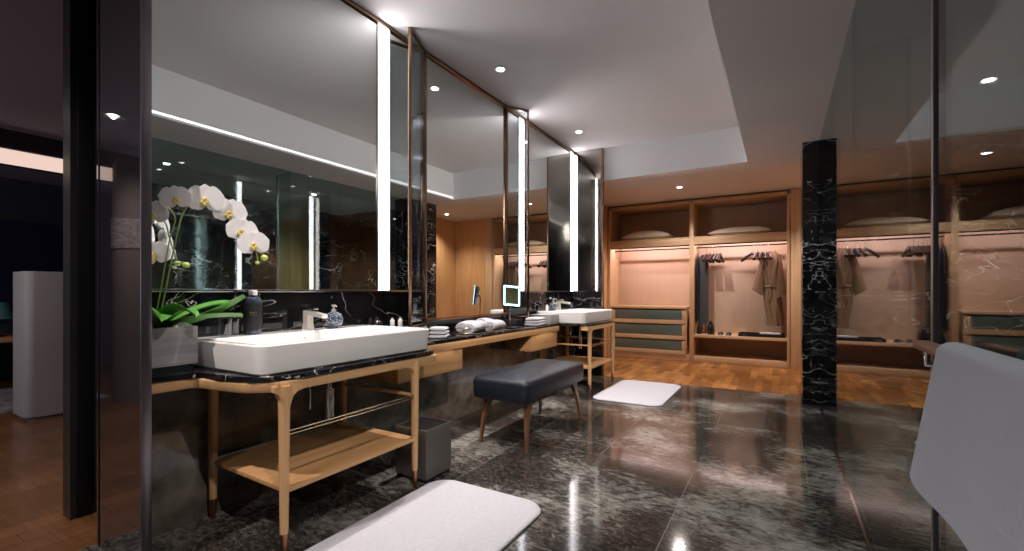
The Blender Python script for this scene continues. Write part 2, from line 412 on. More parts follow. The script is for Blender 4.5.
def thing(name, label, cat, loc, group=None):
    o = bpy.data.objects.new(name, None); COL.objects.link(o)
    o.location = loc; o.empty_display_size = 0.1
    o['label'] = label; o['category'] = cat
    if group: o['group'] = group
    return o
def tag(o, label, cat, group=None):
    o['label'] = label; o['category'] = cat
    if group: o['group'] = group
    return o
def struct(mb, name, mat):
    o = mb.build(name, mat); o['kind'] = 'structure'; return o
def dup(root, loc, label, group=None):
    r = root.copy(); COL.objects.link(r); r.location = loc; r['label'] = label
    if group: r['group'] = group
    for ch in list(root.children):
        c = ch.copy(); COL.objects.link(c); c.parent = r
        for g in list(ch.children):
            d = g.copy(); COL.objects.link(d); d.parent = c
    return r
def arc(cx, cy, r, a0, a1, n=6):
    return [(cx+r*math.cos(math.radians(a0+(a1-a0)*i/n)), cy+r*math.sin(math.radians(a0+(a1-a0)*i/n))) for i in range(n+1)]
def rrect(x0, x1, y0, y1, r, n=6):
    return arc(x1-r, y1-r, r, 0, 90, n)+arc(x0+r, y1-r, r, 90, 180, n)+arc(x0+r, y0+r, r, 180, 270, n)+arc(x1-r, y0+r, r, 270, 360, n)
def smooth_path(pts, n=8):
    """Catmull-Rom through the points"""
    P = [Vector(p) for p in pts]; P = [2*P[0]-P[1]]+P+[2*P[-1]-P[-2]]; out = []
    for i in range(1, len(P)-2):
        for k in range(n):
            t = k/n; a, b, c, d = P[i-1:i+3]
            out.append(0.5*((2*b)+(c-a)*t+(2*a-5*b+4*c-d)*t*t+(3*b-a-3*c+d)*t**3))
    out.append(P[-2]); return out

# ------------------------------------------------------------------ setting
WX = -2.53            # mirror wall plane
CZ, TZ = 2.69, 3.13   # soffit and tray ceiling heights
GX = 0.35             # glass partition plane
TX0, TX1, TY0, TY1 = -2.53, -0.33, -1.6, 6.06

struct(MB().box((-2.69, -2.6, -0.1), (2.7, 5.95, 0)), 'floor', M['floor'])
struct(MB().box((-2.75, 5.95, -0.1), (2.7, 8.7, 0)), 'floor_closet', M['wood_floor'])
struct(MB().box((-9.0, -2.6, -0.1), (-2.69, 0.95, 0)).box((-9.0, 0.95, -0.1), (-3.12, 4.0, 0)), 'floor_bedroom', M['wood_floor2'])
# ceiling: low soffit all round a raised tray
cb = MB()
cb.box((TX1, -2.6, CZ), (2.7, 8.7, CZ+0.6)).box((-2.75, TY1, CZ), (TX1, 8.7, CZ+0.6)).box((-2.75, -2.6, CZ), (TX1, TY0, CZ+0.6))
struct(cb, 'ceiling', M['ceiling'])
struct(MB().box((-2.75, TY0, TZ), (TX1, TY1, TZ+0.16)), 'ceiling_tray', M['ceiling'])
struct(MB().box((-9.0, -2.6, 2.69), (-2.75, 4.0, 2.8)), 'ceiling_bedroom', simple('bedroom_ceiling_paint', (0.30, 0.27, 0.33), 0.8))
struct(MB().box((TX0, TY1-0.012, CZ), (TX1, TY1-0.001, TZ-0.001)).box((TX1-0.0004, TY0, CZ), (TX1-0.0001, TY1, TZ-0.001)).box((TX0, TY0+0.001, CZ), (TX1, TY0+0.012, TZ-0.001)), 'trim_1', M['tray_side'])
# walls
struct(MB((WX, 0.82, 0)).box((WX-0.22, 0.86, 0), (WX, 6.1, 0.79)), 'wall_left', M['lower_wall'])
struct(MB((WX, 0.82, 0)).box((WX-0.22, 0.86, 0.79), (WX, 6.1, TZ)), 'wall_left_upper', M['black_marble'])
struct(MB().box((-2.75, 6.0, 0), (-2.69, 8.7, CZ)), 'wall_closet_left', M['oak_z'])
struct(MB().box((-2.75, 8.62, 0), (2.7, 8.72, CZ)), 'wall_back', M['dark_wall'])
struct(MB().box((1.10, 6.25, 0), (1.2, 8.62, CZ)), 'wall_closet_right', M['oak_z'])
struct(MB().box((0.30, 7.97, 0), (1.10, 8.05, CZ)), 'wall_closet_panel', M['oak_z'])
struct(MB().box((0.52, 6.15, 0), (2.7, 6.25, CZ)), 'wall_shower_back', M['wet_marble'])
struct(MB().box((2.6, -2.6, 0), (2.7, 6.15, CZ)), 'wall_right', M['wet_marble'])
struct(MB().box((-9.0, -2.7, 0), (2.7, -2.6, TZ)), 'wall_front', M['dark_wall'])
struct(MB().box((-9.1, -2.6, 0), (-9.0, 4.0, CZ)), 'wall_bedroom', M['dark_wall'])
struct(MB().box((-9.0, 4.0, 0), (-3.12, 4.1, CZ)), 'wall_bedroom_side', M['dark_wall'])
struct(MB().box((-3.12, 0.96, 0), (-2.76, 4.1, CZ)), 'wall_bedroom_return', M['dark_wall'])
# marble pillar at the end of the glass
struct(MB((0.2, 5.56, 0)).box((0.2, 5.56, 0), (0.52, 6.25, CZ), 0.002), 'wall_pillar', M['black_marble2'])

# end panel (far) : smoked steel above, black marble below, rounded free edge
def end_panel():
    y0, y1 = 6.0, 6.06
    out = [(WX, y0)]+[(-2.13+0.03*math.cos(math.radians(a)), y0+0.03+0.03*math.sin(math.radians(a))) for a in range(-90, 91, 18)]+[(WX, y1)]
    t = thing('end_panel', 'tall smoked steel and black marble end panel between far basin and wardrobe', 'panel', (-2.33, 6.03, 0))
    MB().prism(out, 1.16, TZ).build('steel_sheet', M['smoke_mirror'], t)
    MB().prism(out, 0.0, 1.16).build('marble_base', M['black_marble'], t)
    MB().box((-2.12, 6.005, 0), (-2.09, 6.055, TZ), 0.004).build('edge_post', M['bronze'], t)
end_panel()
# near end panel: black gloss with a polished edge
def near_panel():
    t = thing('gloss_panel', 'tall black high-gloss panel with polished metal edge left of the orchid', 'panel', (-2.4, 0.84, 0))
    MB().box((-2.68, 0.825, 0), (-2.233, 0.855, TZ)).build('gloss_sheet', M['black_gloss'], t)
    MB().box((-2.655, 0.822, 0), (-2.65, 0.826, TZ)).build('seam', M['black_metal'], t)
    MB().box((-2.233, 0.822, 0), (-2.222, 0.86, TZ), 0.003).build('edge_post', M['bronze_dark'], t)
near_panel()
p = thing('door_post', 'broad matt black door post beside the bedroom opening', 'post', (-3.09, 0.9, 0))
MB().box((-3.18, 0.845, 0), (-3.08, 0.955, CZ)).build('jamb', M['black_plastic'], p)
MB().box((-3.08, 0.87, 0), (-3.07, 0.93, CZ), 0.002).build('cover_strip', M['black_metal'], p)

# ------------------------------------------------------------------ mirrors & strips
def side_mirror(y0, y1, strip, label):
    t = thing('wall_mirror', label, 'mirror', (WX, (y0+y1)/2, 1.16))
    segs = [(y0, strip-0.062), (strip+0.062, y1)]
    for a, b in segs:
        if b-a > 0.02: MB().box((WX, a, 1.165), (WX+0.012, b, TZ-0.03)).build('mirror_pane', M['mirror'], t)
    m = MB()
    m.box((WX, y0, TZ-0.03), (WX+0.03, y1, TZ), 0.003)
    m.build('top_rail', M['bronze'], t)
    MB().box((WX, y0, 1.15), (WX+0.03, y1, 1.165), 0.002).build('bottom_rail', M['steel'], t)
    return t
def strip_light(y, w, label):
    t = thing('strip_light', label, 'light', (WX, y, 1.165), 'vertical strip lights in the mirrors')
    MB().box((WX, y-w/2, 1.166), (WX+0.016, y+w/2, TZ-0.031)).build('diffuser', M['strip'], t)
    MB().box((WX, y-w/2-0.008, 1.166), (WX+0.020, y-w/2, TZ-0.031)).build('channel_edge', M['steel'], t)
    MB().box((WX, y+w/2, 1.166), (WX+0.020, y+w/2+0.008, TZ-0.031)).build('channel_edge', M['steel'], t)
side_mirror(0.87, 2.83, 2.407, 'large wall mirror above near basin, behind the orchid')
strip_light(2.407, 0.108, 'brightest and widest vertical strip light, right of the orchid above near basin')
t = thing('wall_mirror', 'wall mirror above the far basin, next to wardrobe', 'mirror', (WX, 5.05, 1.16))
MB().box((WX, 4.16, 1.165), (WX+0.012, 4.41, TZ-0.03)).build('mirror_pane', M['mirror'], t)
MB().box((WX, 4.54, 1.165), (WX+0.012, 5.86, TZ-0.03)).build('mirror_pane', M['mirror'], t)
MB().box((WX, 4.16, TZ-0.03), (WX+0.03, 6.0, TZ), 0.003).build('top_rail', M['bronze'], t)
MB().box((WX, 4.16, 1.15), (WX+0.03, 6.0, 1.165), 0.002).build('bottom_rail', M['steel'], t)
strip_light(4.475, 0.108, 'vertical strip light behind the bronze wing frame, middle of three')
strip_light(5.925, 0.10, 'farthest vertical strip light, in the corner by the wardrobe')

def dressing_mirror():
    y0, y1, z0 = 2.845, 4.14, 0.93
    t = thing('dressing_mirror', 'bronze-framed dressing mirror with two open angled wings above centre counter', 'mirror', (WX, 3.49, z0))
    MB().box((WX, y0, z0), (WX+0.014, y1, TZ-0.02)).build('mirror_pane', M['mirror'], t)
    f = MB()
    for y in (y0-0.012, y1-0.018): f.box((WX, y, z0-0.02), (WX+0.035, y+0.03, TZ), 0.003)
    f.box((WX, y0, TZ-0.03), (WX+0.035, y1, TZ), 0.003)
    f.build('frame', M['bronze'], t)
    MB().box((WX, y0, z0-0.02), (WX+0.035, y1, z0), 0.003).build('bottom_rail', M['copper'], t)
    for (ya, xa, yb, xb) in ((y0, WX+0.03, 2.545, -2.385), (y1, WX+0.03, 4.36, -2.365)):
        d = Vector((xb-xa, yb-ya, 0)); L = d.length; ang = math.atan2(d.y, d.x)
        w = MB()
        w.rbox((xb, yb, (z0-0.05+TZ)/2), (0.018, 0.022, TZ-z0+0.05), ang, 0.002)
        w.rbox((xa, ya, (z0-0.05+TZ)/2), (0.018, 0.022, TZ-z0+0.05), ang, 0.002)
        mid = ((xa+xb)/2, (ya+yb)/2)
        w.rbox((*mid, TZ-0.012), (L, 0.02, 0.022), ang, 0.002)
        w.rbox((*mid, z0-0.04), (L, 0.02, 0.018), ang, 0.002)
        wf = w.build('wing_frame', M['bronze'], t)
        MB().rbox((*mid, (z0+TZ)/2-0.02), (L-0.02, 0.005, TZ-z0-0.02), ang).build('wing_glass', M['small_glass'], wf)
dressing_mirror()

# ------------------------------------------------------------------ downlights
def downlight(x, y, z, label, group, power=60, ang=84, col=(1.0, 0.90, 0.83), blend=0.8, aim=None):
    t = thing('ceiling_downlight', label, 'light', (x, y, z), group)
    ring = MB().lathe((x, y, z), [(0.030, -0.001), (0.046, -0.006), (0.050, -0.003), (0.050, 0.004)], 24)
    ring.build('trim_ring', M['white_plastic'], t)
    MB().lathe((x, y, z), [(0.028, -0.008), (0.030, -0.004), (0.030, 0.0)], 24).build('lens', M['lamp'], t)
    l = bpy.data.lights.new('downlight_beam', 'SPOT'); l.energy = power; l.spot_size = math.radians(ang); l.spot_blend = blend
    l.shadow_soft_size = 0.015; l.color = col
    o = bpy.data.objects.new('downlight_beam', l); COL.objects.link(o); o.parent = t; o.location = (0, 0, -0.02)
    if aim: o.rotation_euler = (Vector(aim)-Vector((x, y, z))).to_track_quat('-Z', 'Y').to_euler()
    return t
G1 = 'ceiling downlights in a row over the vanity'
downlight(-2.14, -0.25, TZ, 'ceiling downlight over the vanity row, before the near basin', G1, 130, 120)
downlight(-2.20, 1.60, TZ, 'ceiling downlight straight above near washbasin', G1, 150)
downlight(-2.14, 3.43, TZ, 'ceiling downlight above the stool, before the dressing mirror', G1, 170)
downlight(-2.14, 5.26, TZ, 'ceiling downlight above the far washbasin', G1, 170)
G2 = 'ceiling downlights in the low soffit'
downlight(-1.27, 7.0, CZ, 'small soffit downlight in front of the wardrobe', G2, 75, 145)
downlight(0.65, 7.1, CZ, 'soffit downlight by the oak wall right of wardrobe', G2, 60, 120)
downlight(1.3, 2.6, CZ, 'soffit downlight behind the glass partition', G2, 80, 150)
downlight(1.3, 4.6, CZ, 'soffit downlight behind the glass partition near the marble pillar', G2, 70, 150)
downlight(-7.2, 0.9, CZ, 'small downlight in the dark bedroom ceiling', G2, 10)

# ------------------------------------------------------------------ vanities
YM = 3.45
def fl(y, far): return 2*YM-y if far else y
def vanity(far):
    f = lambda y: fl(y, far)
    lab = ('oak and black marble vanity table under the far washbasin' if far
           else 'oak and black marble vanity table under the near washbasin, beside orchid')
    t = thing('vanity_table', lab, 'vanity table', (-2.2, f(1.6), 0), 'oak vanity tables with slender legs')
    # worktop outline: narrow stretch, S curve, broad stretch
    ys = 0.903 if far else 0.868
    ye = -0.08 if far else 0.0
    def outline(off=0.0):
        o = [(-2.27-off, ys)]
        o += arc(-2.22-off, 1.00+off*0.3, 0.05, 180, 90, 5)
        o += [(-2.10, 1.055+off)]
        o += [(-1.99, 1.075+off), (-1.93-off*0.6, 1.10+off), (-1.875-off, 1.145+off*0.5), (-1.845-off, 1.20), (-1.832-off, 1.28)]
        o += [(-1.83-off, 2.13+ye), (-1.85-off, 2.18+ye-off*0.5), (-1.90-off, 2.20+ye-off)]
        o += [(-2.525, 2.20+ye-off)]
        return o
    full = [(-2.525, ys)]+outline()
    full = [(x, f(y)) for x, y in full]
    if far: full.reverse()
    MB().prism(full, 0.765, 0.79, 0.005, 3).build('worktop', M['black_top'], t)
    # apron : swept rail following the edge
    path = [(x, f(y), 0.74) for x, y in outline(0.022)[:-1]]
    path = smooth_path(path, 4)
    prof = [(-0.014, -0.022), (0.010, -0.022), (0.016, -0.012), (0.017, 0.018), (0.012, 0.0245), (-0.014, 0.0245)]
    MB().extrude_path(path, prof).build('apron', M['oak_pale_y'], t)
    # legs : flared into the apron, tapering down
    def leg(x, y, yin, back=False):
        b = MB()
        b.tube([(x, y, 0.10), (x, y, 0.30), (x, y, 0.50), (x, y, 0.64), (x, y, 0.70), (x, y, 0.745)], [0.0175, 0.020, 0.0225, 0.024, 0.026, 0.028], 14)
        if not back:
            # bent fillet towards the apron on the inner side
            s = 1 if yin > y else -1
            prof = [(y, 0.60), (y+s*0.020, 0.66), (y+s*0.032, 0.695), (y+s*0.055, 0.713), (y+s*0.10, 0.722), (y+s*0.10, 0.745), (y, 0.745)]
            b.loft([[(x-0.016, p[0], p[1]) for p in prof], [(x+0.017, p[0], p[1]) for p in prof]])
            prof2 = [(y, 0.64), (y-s*0.022, 0.685), (y-s*0.034, 0.71), (y-s*0.05, 0.722), (y-s*0.05, 0.745), (y, 0.745)]
            b.loft([[(x-0.016, p[0], p[1]) for p in prof2], [(x+0.013, p[0], p[1]) for p in prof2]])
        L = b.build('leg', M['oak_pale_z'], t)
        MB().tube([(x, y, 0.0), (x, y, 0.10), (x, y, 0.103)], [0.012, 0.0178, 0.0178], 14).build('metal_tip', M['copper'], L)
    leg(-1.855, f(1.20), f(2.0)); leg(-1.855, f(2.02), f(1.2))
    leg(-2.48, f(1.22), f(2.0), True); leg(-2.48, f(2.02), f(1.2), True)
    sh = [(-1.845, 1.20), (-1.845, 2.02), (-2.49, 2.02), (-2.49, 1.22)]
    sh = [(x, f(y)) for x, y in sh]
    if far: sh.reverse()
    MB().prism(sh, 0.275, 0.297, 0.003).build('shelf', M['oak_y'], t)
    r = MB()
    for dz in (0, 0.016): r.tube([(-1.845, f(1.2), 0.53+dz), (-1.845, f(2.02), 0.53+dz)], 0.0035, 8)
    r.build('towel_rail', M['brass'], t)
    MB().box((-2.48, f(2.02)-0.008, 0.535), (-1.855, f(2.02)+0.008, 0.551), 0.003).build('side_rail', M['oak_x'], t)
    if far: MB().box((-2.48, f(1.22)-0.008, 0.535), (-1.855, f(1.22)+0.008, 0.551), 0.003).build('side_rail', M['oak_x'], t)
    # washbasin
    y0, y1 = sorted((f(1.10), f(2.20+ye)))
    lab = 'rectangular white ceramic washbasin nearest the orchid' if not far else 'rectangular white ceramic washbasin at the far end by wardrobe'
    w = thing('washbasin', lab, 'washbasin', (-2.17, (y0+y1)/2, 0.79), 'white rectangular washbasins')
    b = MB()
    x0, x1 = -2.50, -1.868
    n = 7
    def ring(dx0, dx1, dy, z, r): return [(x, y, z) for x, y in rrect(x0+dx0, x1-dx1, y0+dy, y1-dy, r, n)]
    rings = [ring(0.02, 0.02, 0.02, 0.791, 0.05), ring(0.012, 0.012, 0.012, 0.80, 0.055), ring(0.0, 0.0, 0.0, 0.90, 0.06), ring(0.0, 0.0, 0.0, 0.918, 0.06),
             ring(0.004, 0.004, 0.004, 0.924, 0.058), ring(0.14, 0.020, 0.030, 0.924, 0.045), ring(0.145, 0.026, 0.036, 0.918, 0.042),
             ring(0.155, 0.04, 0.06, 0.850, 0.05), ring(0.20, 0.10, 0.14, 0.832, 0.05), ring(0.29, 0.27, 0.46, 0.826, 0.02)]
    b.loft(rings)
    b.build('bowl', M['ceramic'], w, 30)
    MB().lathe((-2.14, (y0+y1)/2, 0.826), [(0.024, 0), (0.024, 0.004), (0.012, 0.005)], 16).build('drain_cap', M['chrome'], w)
    ym = (y0+y1)/2
    MB().lathe((-2.3535, ym, 0.893), [(0.011, -0.011), (0.011, 0.0), (0.003, 0.001)], 14).build('overflow_ring', M['nickel'], w)
    d = MB()
    d.tube([(-2.14, ym, 0.765), (-2.14, ym, 0.56)], 0.014, 12)
    d.tube([(-2.14, ym, 0.62), (-2.14, ym, 0.45)], 0.026, 14)
    d.tube(smooth_path([(-2.14, ym, 0.60), (-2.22, ym, 0.60), (-2.40, ym, 0.60), (-2.50, ym, 0.60)], 4), 0.012, 10)
    d.tube([(-2.24, ym-0.05, 0.50), (-2.24, ym-0.05, 0.66), (-2.24, ym-0.05, 0.76)], 0.006, 8)
    d.build('drain_trap', M['chrome'], w)
    # faucet : squared lever mixer on the rear deck
    fx, fy = -2.43, ym+(0.075 if not far else 0.0)
    fa = thing('faucet', 'squared nickel basin mixer on the ' + ('near' if not far else 'far') + ' washbasin rear deck', 'faucet', (fx, fy, 0.924), 'squared basin mixers')
    m = MB()
    m.loft([[(fx+a, fy+c, z) for a, c in ((-0.028, -0.022), (0.028, -0.022), (0.028, 0.022), (-0.028, 0.022))] if z < 0.93 else
            [(fx+a+0.0, fy+c, z) for a, c in ((-0.022, -0.019), (0.022, -0.019), (0.022, 0.019), (-0.022, 0.019))] for z in (0.9245, 0.97, 1.04)])
    m.build('body', M['nickel'], fa)
    m = MB()
    pts = [(fx+0.0, 1.038), (fx+0.02, 1.012), (fx+0.15, 0.998), (fx+0.155, 1.010), (fx+0.15, 1.020), (fx+0.02, 1.040)]
    m.loft([[(x, fy-0.018, z) for x, z in pts], [(x, fy+0.018, z) for x, z in pts]])
    m.build('spout', M['nickel'], fa)
    MB().box((fx-0.022, fy-0.016, 1.046), (fx+0.075, fy+0.016, 1.056), 0.003).box((fx-0.012, fy-0.010, 1.038), (fx+0.012, fy+0.010, 1.048)).build('lever', M['chrome'], fa)
vanity(False); vanity(True)

# centre dressing counter with two drawers
def dressing_counter():
    y0, y1 = 2.202, 2*YM-2.122
    t = thing('dressing_counter', 'long oak dressing counter with black marble top between two washbasins', 'counter', (-2.35, YM, 0.5))
    MB().box((-2.525, y0, 0.765), (-2.18, y1, 0.79), 0.004).build('worktop', M['black_top'], t)
    MB().box((-2.525, y0, 0.705), (-2.185, y1, 0.7645), 0.002).build('apron', M['oak_y'], t)
    for a, b in ((y0+0.03, 2.95), (4.13, y1-0.03)):
        MB().box((-2.52, a, 0.535), (-2.20, b, 0.704), 0.002).build('drawer', M['oak_y'], t)
dressing_counter()

# ------------------------------------------------------------------ objects on the counter
def planter():
    t = thing('planter_box', 'grey veined stone planter box with orchid on the counter', 'planter', (-2.40, 1.0, 0.79))
    b = MB()
    x0, x1, y0, y1 = -2.50, -2.335, 0.872, 1.082
    def ring(d, z): return [(x0+d, y0+d, z), (x1-d, y0+d, z), (x1-d, y1-d, z), (x0+d, y1-d, z)]
    b.loft([ring(0, 0.82), ring(0, 0.992), ring(0.010, 0.992), ring(0.012, 0.97)])
    b.build('box', M['planter'], t)
    MB().box((x0+0.012, y0+0.012, 0.7905), (x1-0.012, y1-0.012, 0.8195)).build('plinth', M['black_plastic'], t)
    g = MB().grid(lambda u, v: (x0+0.012+u*(x1-x0-0.024), y0+0.012+v*(y1-y0-0.024), 0.975+0.012*math.sin(u*9)*math.cos(v*11)), 12, 14, 0.01)
    g.build('bark', M['soil'], t)
    b = MB()
    b.loft([[( -2.36+0.028*math.cos(k*PI/3)*s_, 1.03+0.045*math.sin(k*PI/3)*s_, z) for k in range(6)] for s_, z in ((1, 0.975), (0.85, 0.998), (0.3, 1.012))])
    tag(b.build('pebble', M['pebble']), 'white stone lying among the orchid leaves in planter', 'stone')
planter()

def petal(b, c, ax, up, L, W, curl=0.15, off=0.0):
    """rounded petal starting at c, along ax (unit), normal n"""
    n = ax.cross(up).normalized()
    def f(u, v):
        w = W*math.sin(PI*min(1, (u*0.93+0.07)))**0.55*(0.55+0.45*math.sin(PI*u*0.8))
        s_ = (v-0.5)*2
        return c + ax*(L*u) + up*(w*s_*0.5) + n*(curl*L*(u*u*0.5-0.25*s_*s_*0.6)+off)
    b.grid(f, 8, 6, 0.0012)
def orchid():
    t = thing('orchid', 'white moth orchid with arching spray and broad green leaves', 'orchid', (-2.40, 0.98, 0.98))
    st = MB()
    p1 = smooth_path([(-2.42, 0.955, 0.975), (-2.38, 0.966, 1.125), (-2.34, 0.996, 1.388), (-2.32, 1.009, 1.487), (-2.30, 1.034, 1.545), (-2.26, 1.07, 1.562), (-2.21, 1.15, 1.525), (-2.17, 1.19, 1.44), (-2.135, 1.225, 1.375), (-2.11, 1.25, 1.33)], 6)
    st.tube(p1, [0.0036]*len(p1), 8)
    p2 = smooth_path([(-2.44, 0.945, 0.975), (-2.40, 0.956, 1.125), (-2.36, 0.980, 1.388), (-2.345, 0.995, 1.48), (-2.37, 0.97, 1.53), (-2.41, 0.93, 1.50), (-2.43, 0.91, 1.42)], 6)
    st.tube(p2, 0.0028, 8)
    st.tube(smooth_path([(-2.35, 0.99, 1.26), (-2.335, 1.005, 1.28), (-2.32, 1.022, 1.275)], 4), 0.0022, 6)
    st.tube(smooth_path([(-2.125, 1.235, 1.35), (-2.10, 1.25, 1.335), (-2.10, 1.257, 1.318)], 4), 0.002, 6)
    st.tube(smooth_path([(-2.13, 1.23, 1.36), (-2.118, 1.235, 1.32), (-2.115, 1.235, 1.295)], 4), 0.002, 6)
    st.build('flower_stem', M['stem'], t)
    for c, r in (((-2.10, 1.258, 1.312), 0.015), ((-2.318, 1.026, 1.272), 0.014), ((-2.115, 1.235, 1.288), 0.009), ((-2.43, 0.91, 1.40), 0.012)):
        MB().ball(c, (r, r*1.1, r*0.9)).build('bud', M['bud'], t)
    random.seed(3)
    fl_ = [((-2.29, 0.974, 1.562), 0.92, 0.1), ((-2.23, 1.065, 1.566), 1.12, 0.0), ((-2.19, 1.15, 1.517), 1.05, -0.25), ((-2.15, 1.183, 1.433), 0.98, -0.2), ((-2.11, 1.215, 1.373), 0.98, 0.12),
           ((-2.37, 0.92, 1.49), 1.0, 0.3), ((-2.42, 0.92, 1.40), 1.05, -0.4), ((-2.43, 0.95, 1.32), 1.0, 0.2), ((-2.40, 0.90, 1.30), 0.9, 0.6)]
    for i, (c, s_, roll) in enumerate(fl_):
        c = Vector(c)
        n = Vector((0.75, -0.62, -0.12)) if i < 5 else Vector((0.4 if i % 2 else -0.5, -0.5, 0.0))
        n.normalize()
        side = Vector((0, 0, 1)).cross(n).normalized(); up = n.cross(side).normalized()
        side, up = side*math.cos(roll)+up*math.sin(roll), up*math.cos(roll)-side*math.sin(roll)
        b = MB(c)
        Lp = 0.064*s_
        for a, W, L, off in ((90, 0.056, 0.95, -0.003), (215, 0.052, 0.92, -0.003), (325, 0.052, 0.92, -0.003), (12, 0.100, 1.08, 0.002), (168, 0.100, 1.08, 0.002)):
            ax = (side*math.cos(math.radians(a))+up*math.sin(math.radians(a))).normalized()
            pu = ax.cross(n).normalized()
            petal(b, c+n*off, ax, pu, Lp*L, W*s_, -0.10)
        fo = b.build('flower', M['petal'], t)
        l = MB(c)
        l.ball(c+n*0.010, (0.009*s_, 0.009*s_, 0.008*s_), 10, 6)
        l.ball(c+n*0.012-up*0.012+side*0.009, (0.007*s_,)*3, 8, 5).ball(c+n*0.012-up*0.012-side*0.009, (0.007*s_,)*3, 8, 5)
        l.ball(c+n*0.014-up*0.020, (0.006*s_, 0.006*s_, 0.010*s_), 8, 5)
        l.build('lip', M['lip'], fo)
    def leaf(p0, p1, p2, W, tw=0.0):
        b = MB(p0); p0, p1, p2 = map(Vector, (p0, p1, p2))
        def f(u, v):
            c = p0*(1-u)**2+p1*2*u*(1-u)+p2*u*u
            d = ((p1-p0)*(1-u)+(p2-p1)*u).normalized()
            s_ = d.cross(Vector((0, 0, 1))).normalized(); nn = s_.cross(d)
            w = W*(math.sin(PI*(0.10+0.90*u*0.985))**0.55)
            k = (v-0.5)*2
            return c+s_*(w*k*0.5*math.cos(tw))+Vector((0, 0, 1))*(w*k*0.5*math.sin(tw))+nn*(abs(k)*W*0.18)
        b.grid(f, 14, 6, 0.0022).build('leaf', M['leaf'], t)
    leaf((-2.42, 0.97, 0.985), (-2.34, 1.12, 0.99), (-2.23, 1.245, 1.125), 0.085, 0.35)
    leaf((-2.42, 0.97, 0.985), (-2.33, 1.10, 1.04), (-2.25, 1.24, 1.03), 0.075, 0.2)
    leaf((-2.43, 0.98, 0.985), (-2.40, 1.14, 1.10), (-2.30, 1.22, 1.09), 0.07, -0.3)
    leaf((-2.43, 0.96, 0.985), (-2.34, 0.94, 1.10), (-2.24, 0.90, 1.02), 0.10, 0.5)
    leaf((-2.44, 0.95, 0.985), (-2.42, 0.90, 1.12), (-2.40, 0.885, 1.05), 0.06, 0.2)
    leaf((-2.43, 0.97, 0.985), (-2.31, 1.00, 1.12), (-2.22, 1.02, 1.035), 0.095, 0.3)
orchid()

def tumbler(x, y, z, label, s_=1.0):
    b = MB()
    n = 24; o = (x, y, z)
    prof = [(0.030, 0.0), (0.034, 0.003), (0.037, 0.092), (0.0355, 0.0935), (0.034, 0.092), (0.031, 0.016), (0.001, 0.014)]
    b.lathe(o, [(r*s_, h*s_) for r, h in prof], n)
    return tag(b.build('tumbler', M['small_glass']), label, 'glass', 'drinking tumblers by the washbasins')
def bottle(x, y, z, h, r, label, mat, cap, body_label=None, group=None):
    t = thing('bottle', label, 'bottle', (x, y, z), group)
    MB().lathe((x, y, z), [(r*0.9, 0.0), (r, 0.004), (r, h*0.76), (r*0.86, h*0.82), (r*0.4, h*0.86), (r*0.38, h*0.90)], 20).build('body', mat, t)
    MB().lathe((x, y, z), [(r*0.48, h*0.885), (r*0.48, h*0.99), (r*0.42, h)], 16).build('cap', cap, t)
    if body_label:
        L = MB().lathe((x, y, z), [(r*1.02, h*0.12), (r*1.02, h*0.70)], 20).build('label_band', body_label, t)
    return t
tumbler(-2.40, 1.235, 0.925, 'short clear tumbler on basin rim beside the orchid planter')
tumbler(-2.455, 1.305, 0.925, 'short clear tumbler close to the mirror wall, behind the tall bottle')
tb = bottle(-2.43, 1.395, 0.925, 0.235, 0.043, 'tall smoky bottle with white cap and black label on near basin rim', M['bottle'], M['white_plastic'], M['bottle_label'])
def letters(txt, size, loc, rot, mat, parent, name):
    cu = bpy.data.curves.new(name, 'FONT'); cu.body = txt; cu.size = size; cu.extrude = 0.0004; cu.align_x = 'CENTER'
    o = bpy.data.objects.new(name, cu); COL.objects.link(o); cu.materials.append(mat)
    o.parent = parent; o.location = loc; o.rotation_euler = rot
    return o
dd = Vector((0.87, -0.49, 0)).normalized()
lt = letters('TC', 0.030, (dd.x*0.0465, dd.y*0.0465, 0.10), (PI/2, 0, math.atan2(dd.x, -dd.y)), M['gold'], tb, 'lettering')
dg = bpy.context.evaluated_depsgraph_get(); me = bpy.data.meshes.new_from_object(lt.evaluated_get(dg))
lo = bpy.data.objects.new('lettering', me); COL.objects.link(lo); lo.parent = tb; lo.location = lt.location; lo.rotation_euler = lt.rotation_euler
bpy.data.objects.remove(lt); lo.name = 'lettering'
def dispenser(x, y, z, label, s_=1.0):
    t = thing('soap_dispenser', label, 'soap dispenser', (x, y, z), 'round blue speckled soap dispensers')
    prof = [(0.026, 0)]+[(0.058*math.sin(math.radians(a)), 0.053-0.053*math.cos(math.radians(a))) for a in range(28, 165, 12)]
    MB().lathe((x, y, z), prof, 24).build('body', M['speckle'], t)
    m = MB().lathe((x, y, z), [(0.015, 0.102), (0.015, 0.116), (0.007, 0.118), (0.007, 0.134), (0.013, 0.135), (0.013, 0.145)], 14)
    m.tube([(x, y, z+0.139), (x+0.05, y-0.02, z+0.136)], 0.005, 8)
    m.build('pump', M['nickel'], t)
    return t
dispenser(-2.41, 1.89, 0.925, 'round blue speckled soap dispenser right of the near faucet')
dispenser(-2.41, 2*YM-1.80, 0.925, 'round blue speckled soap dispenser on the far washbasin')

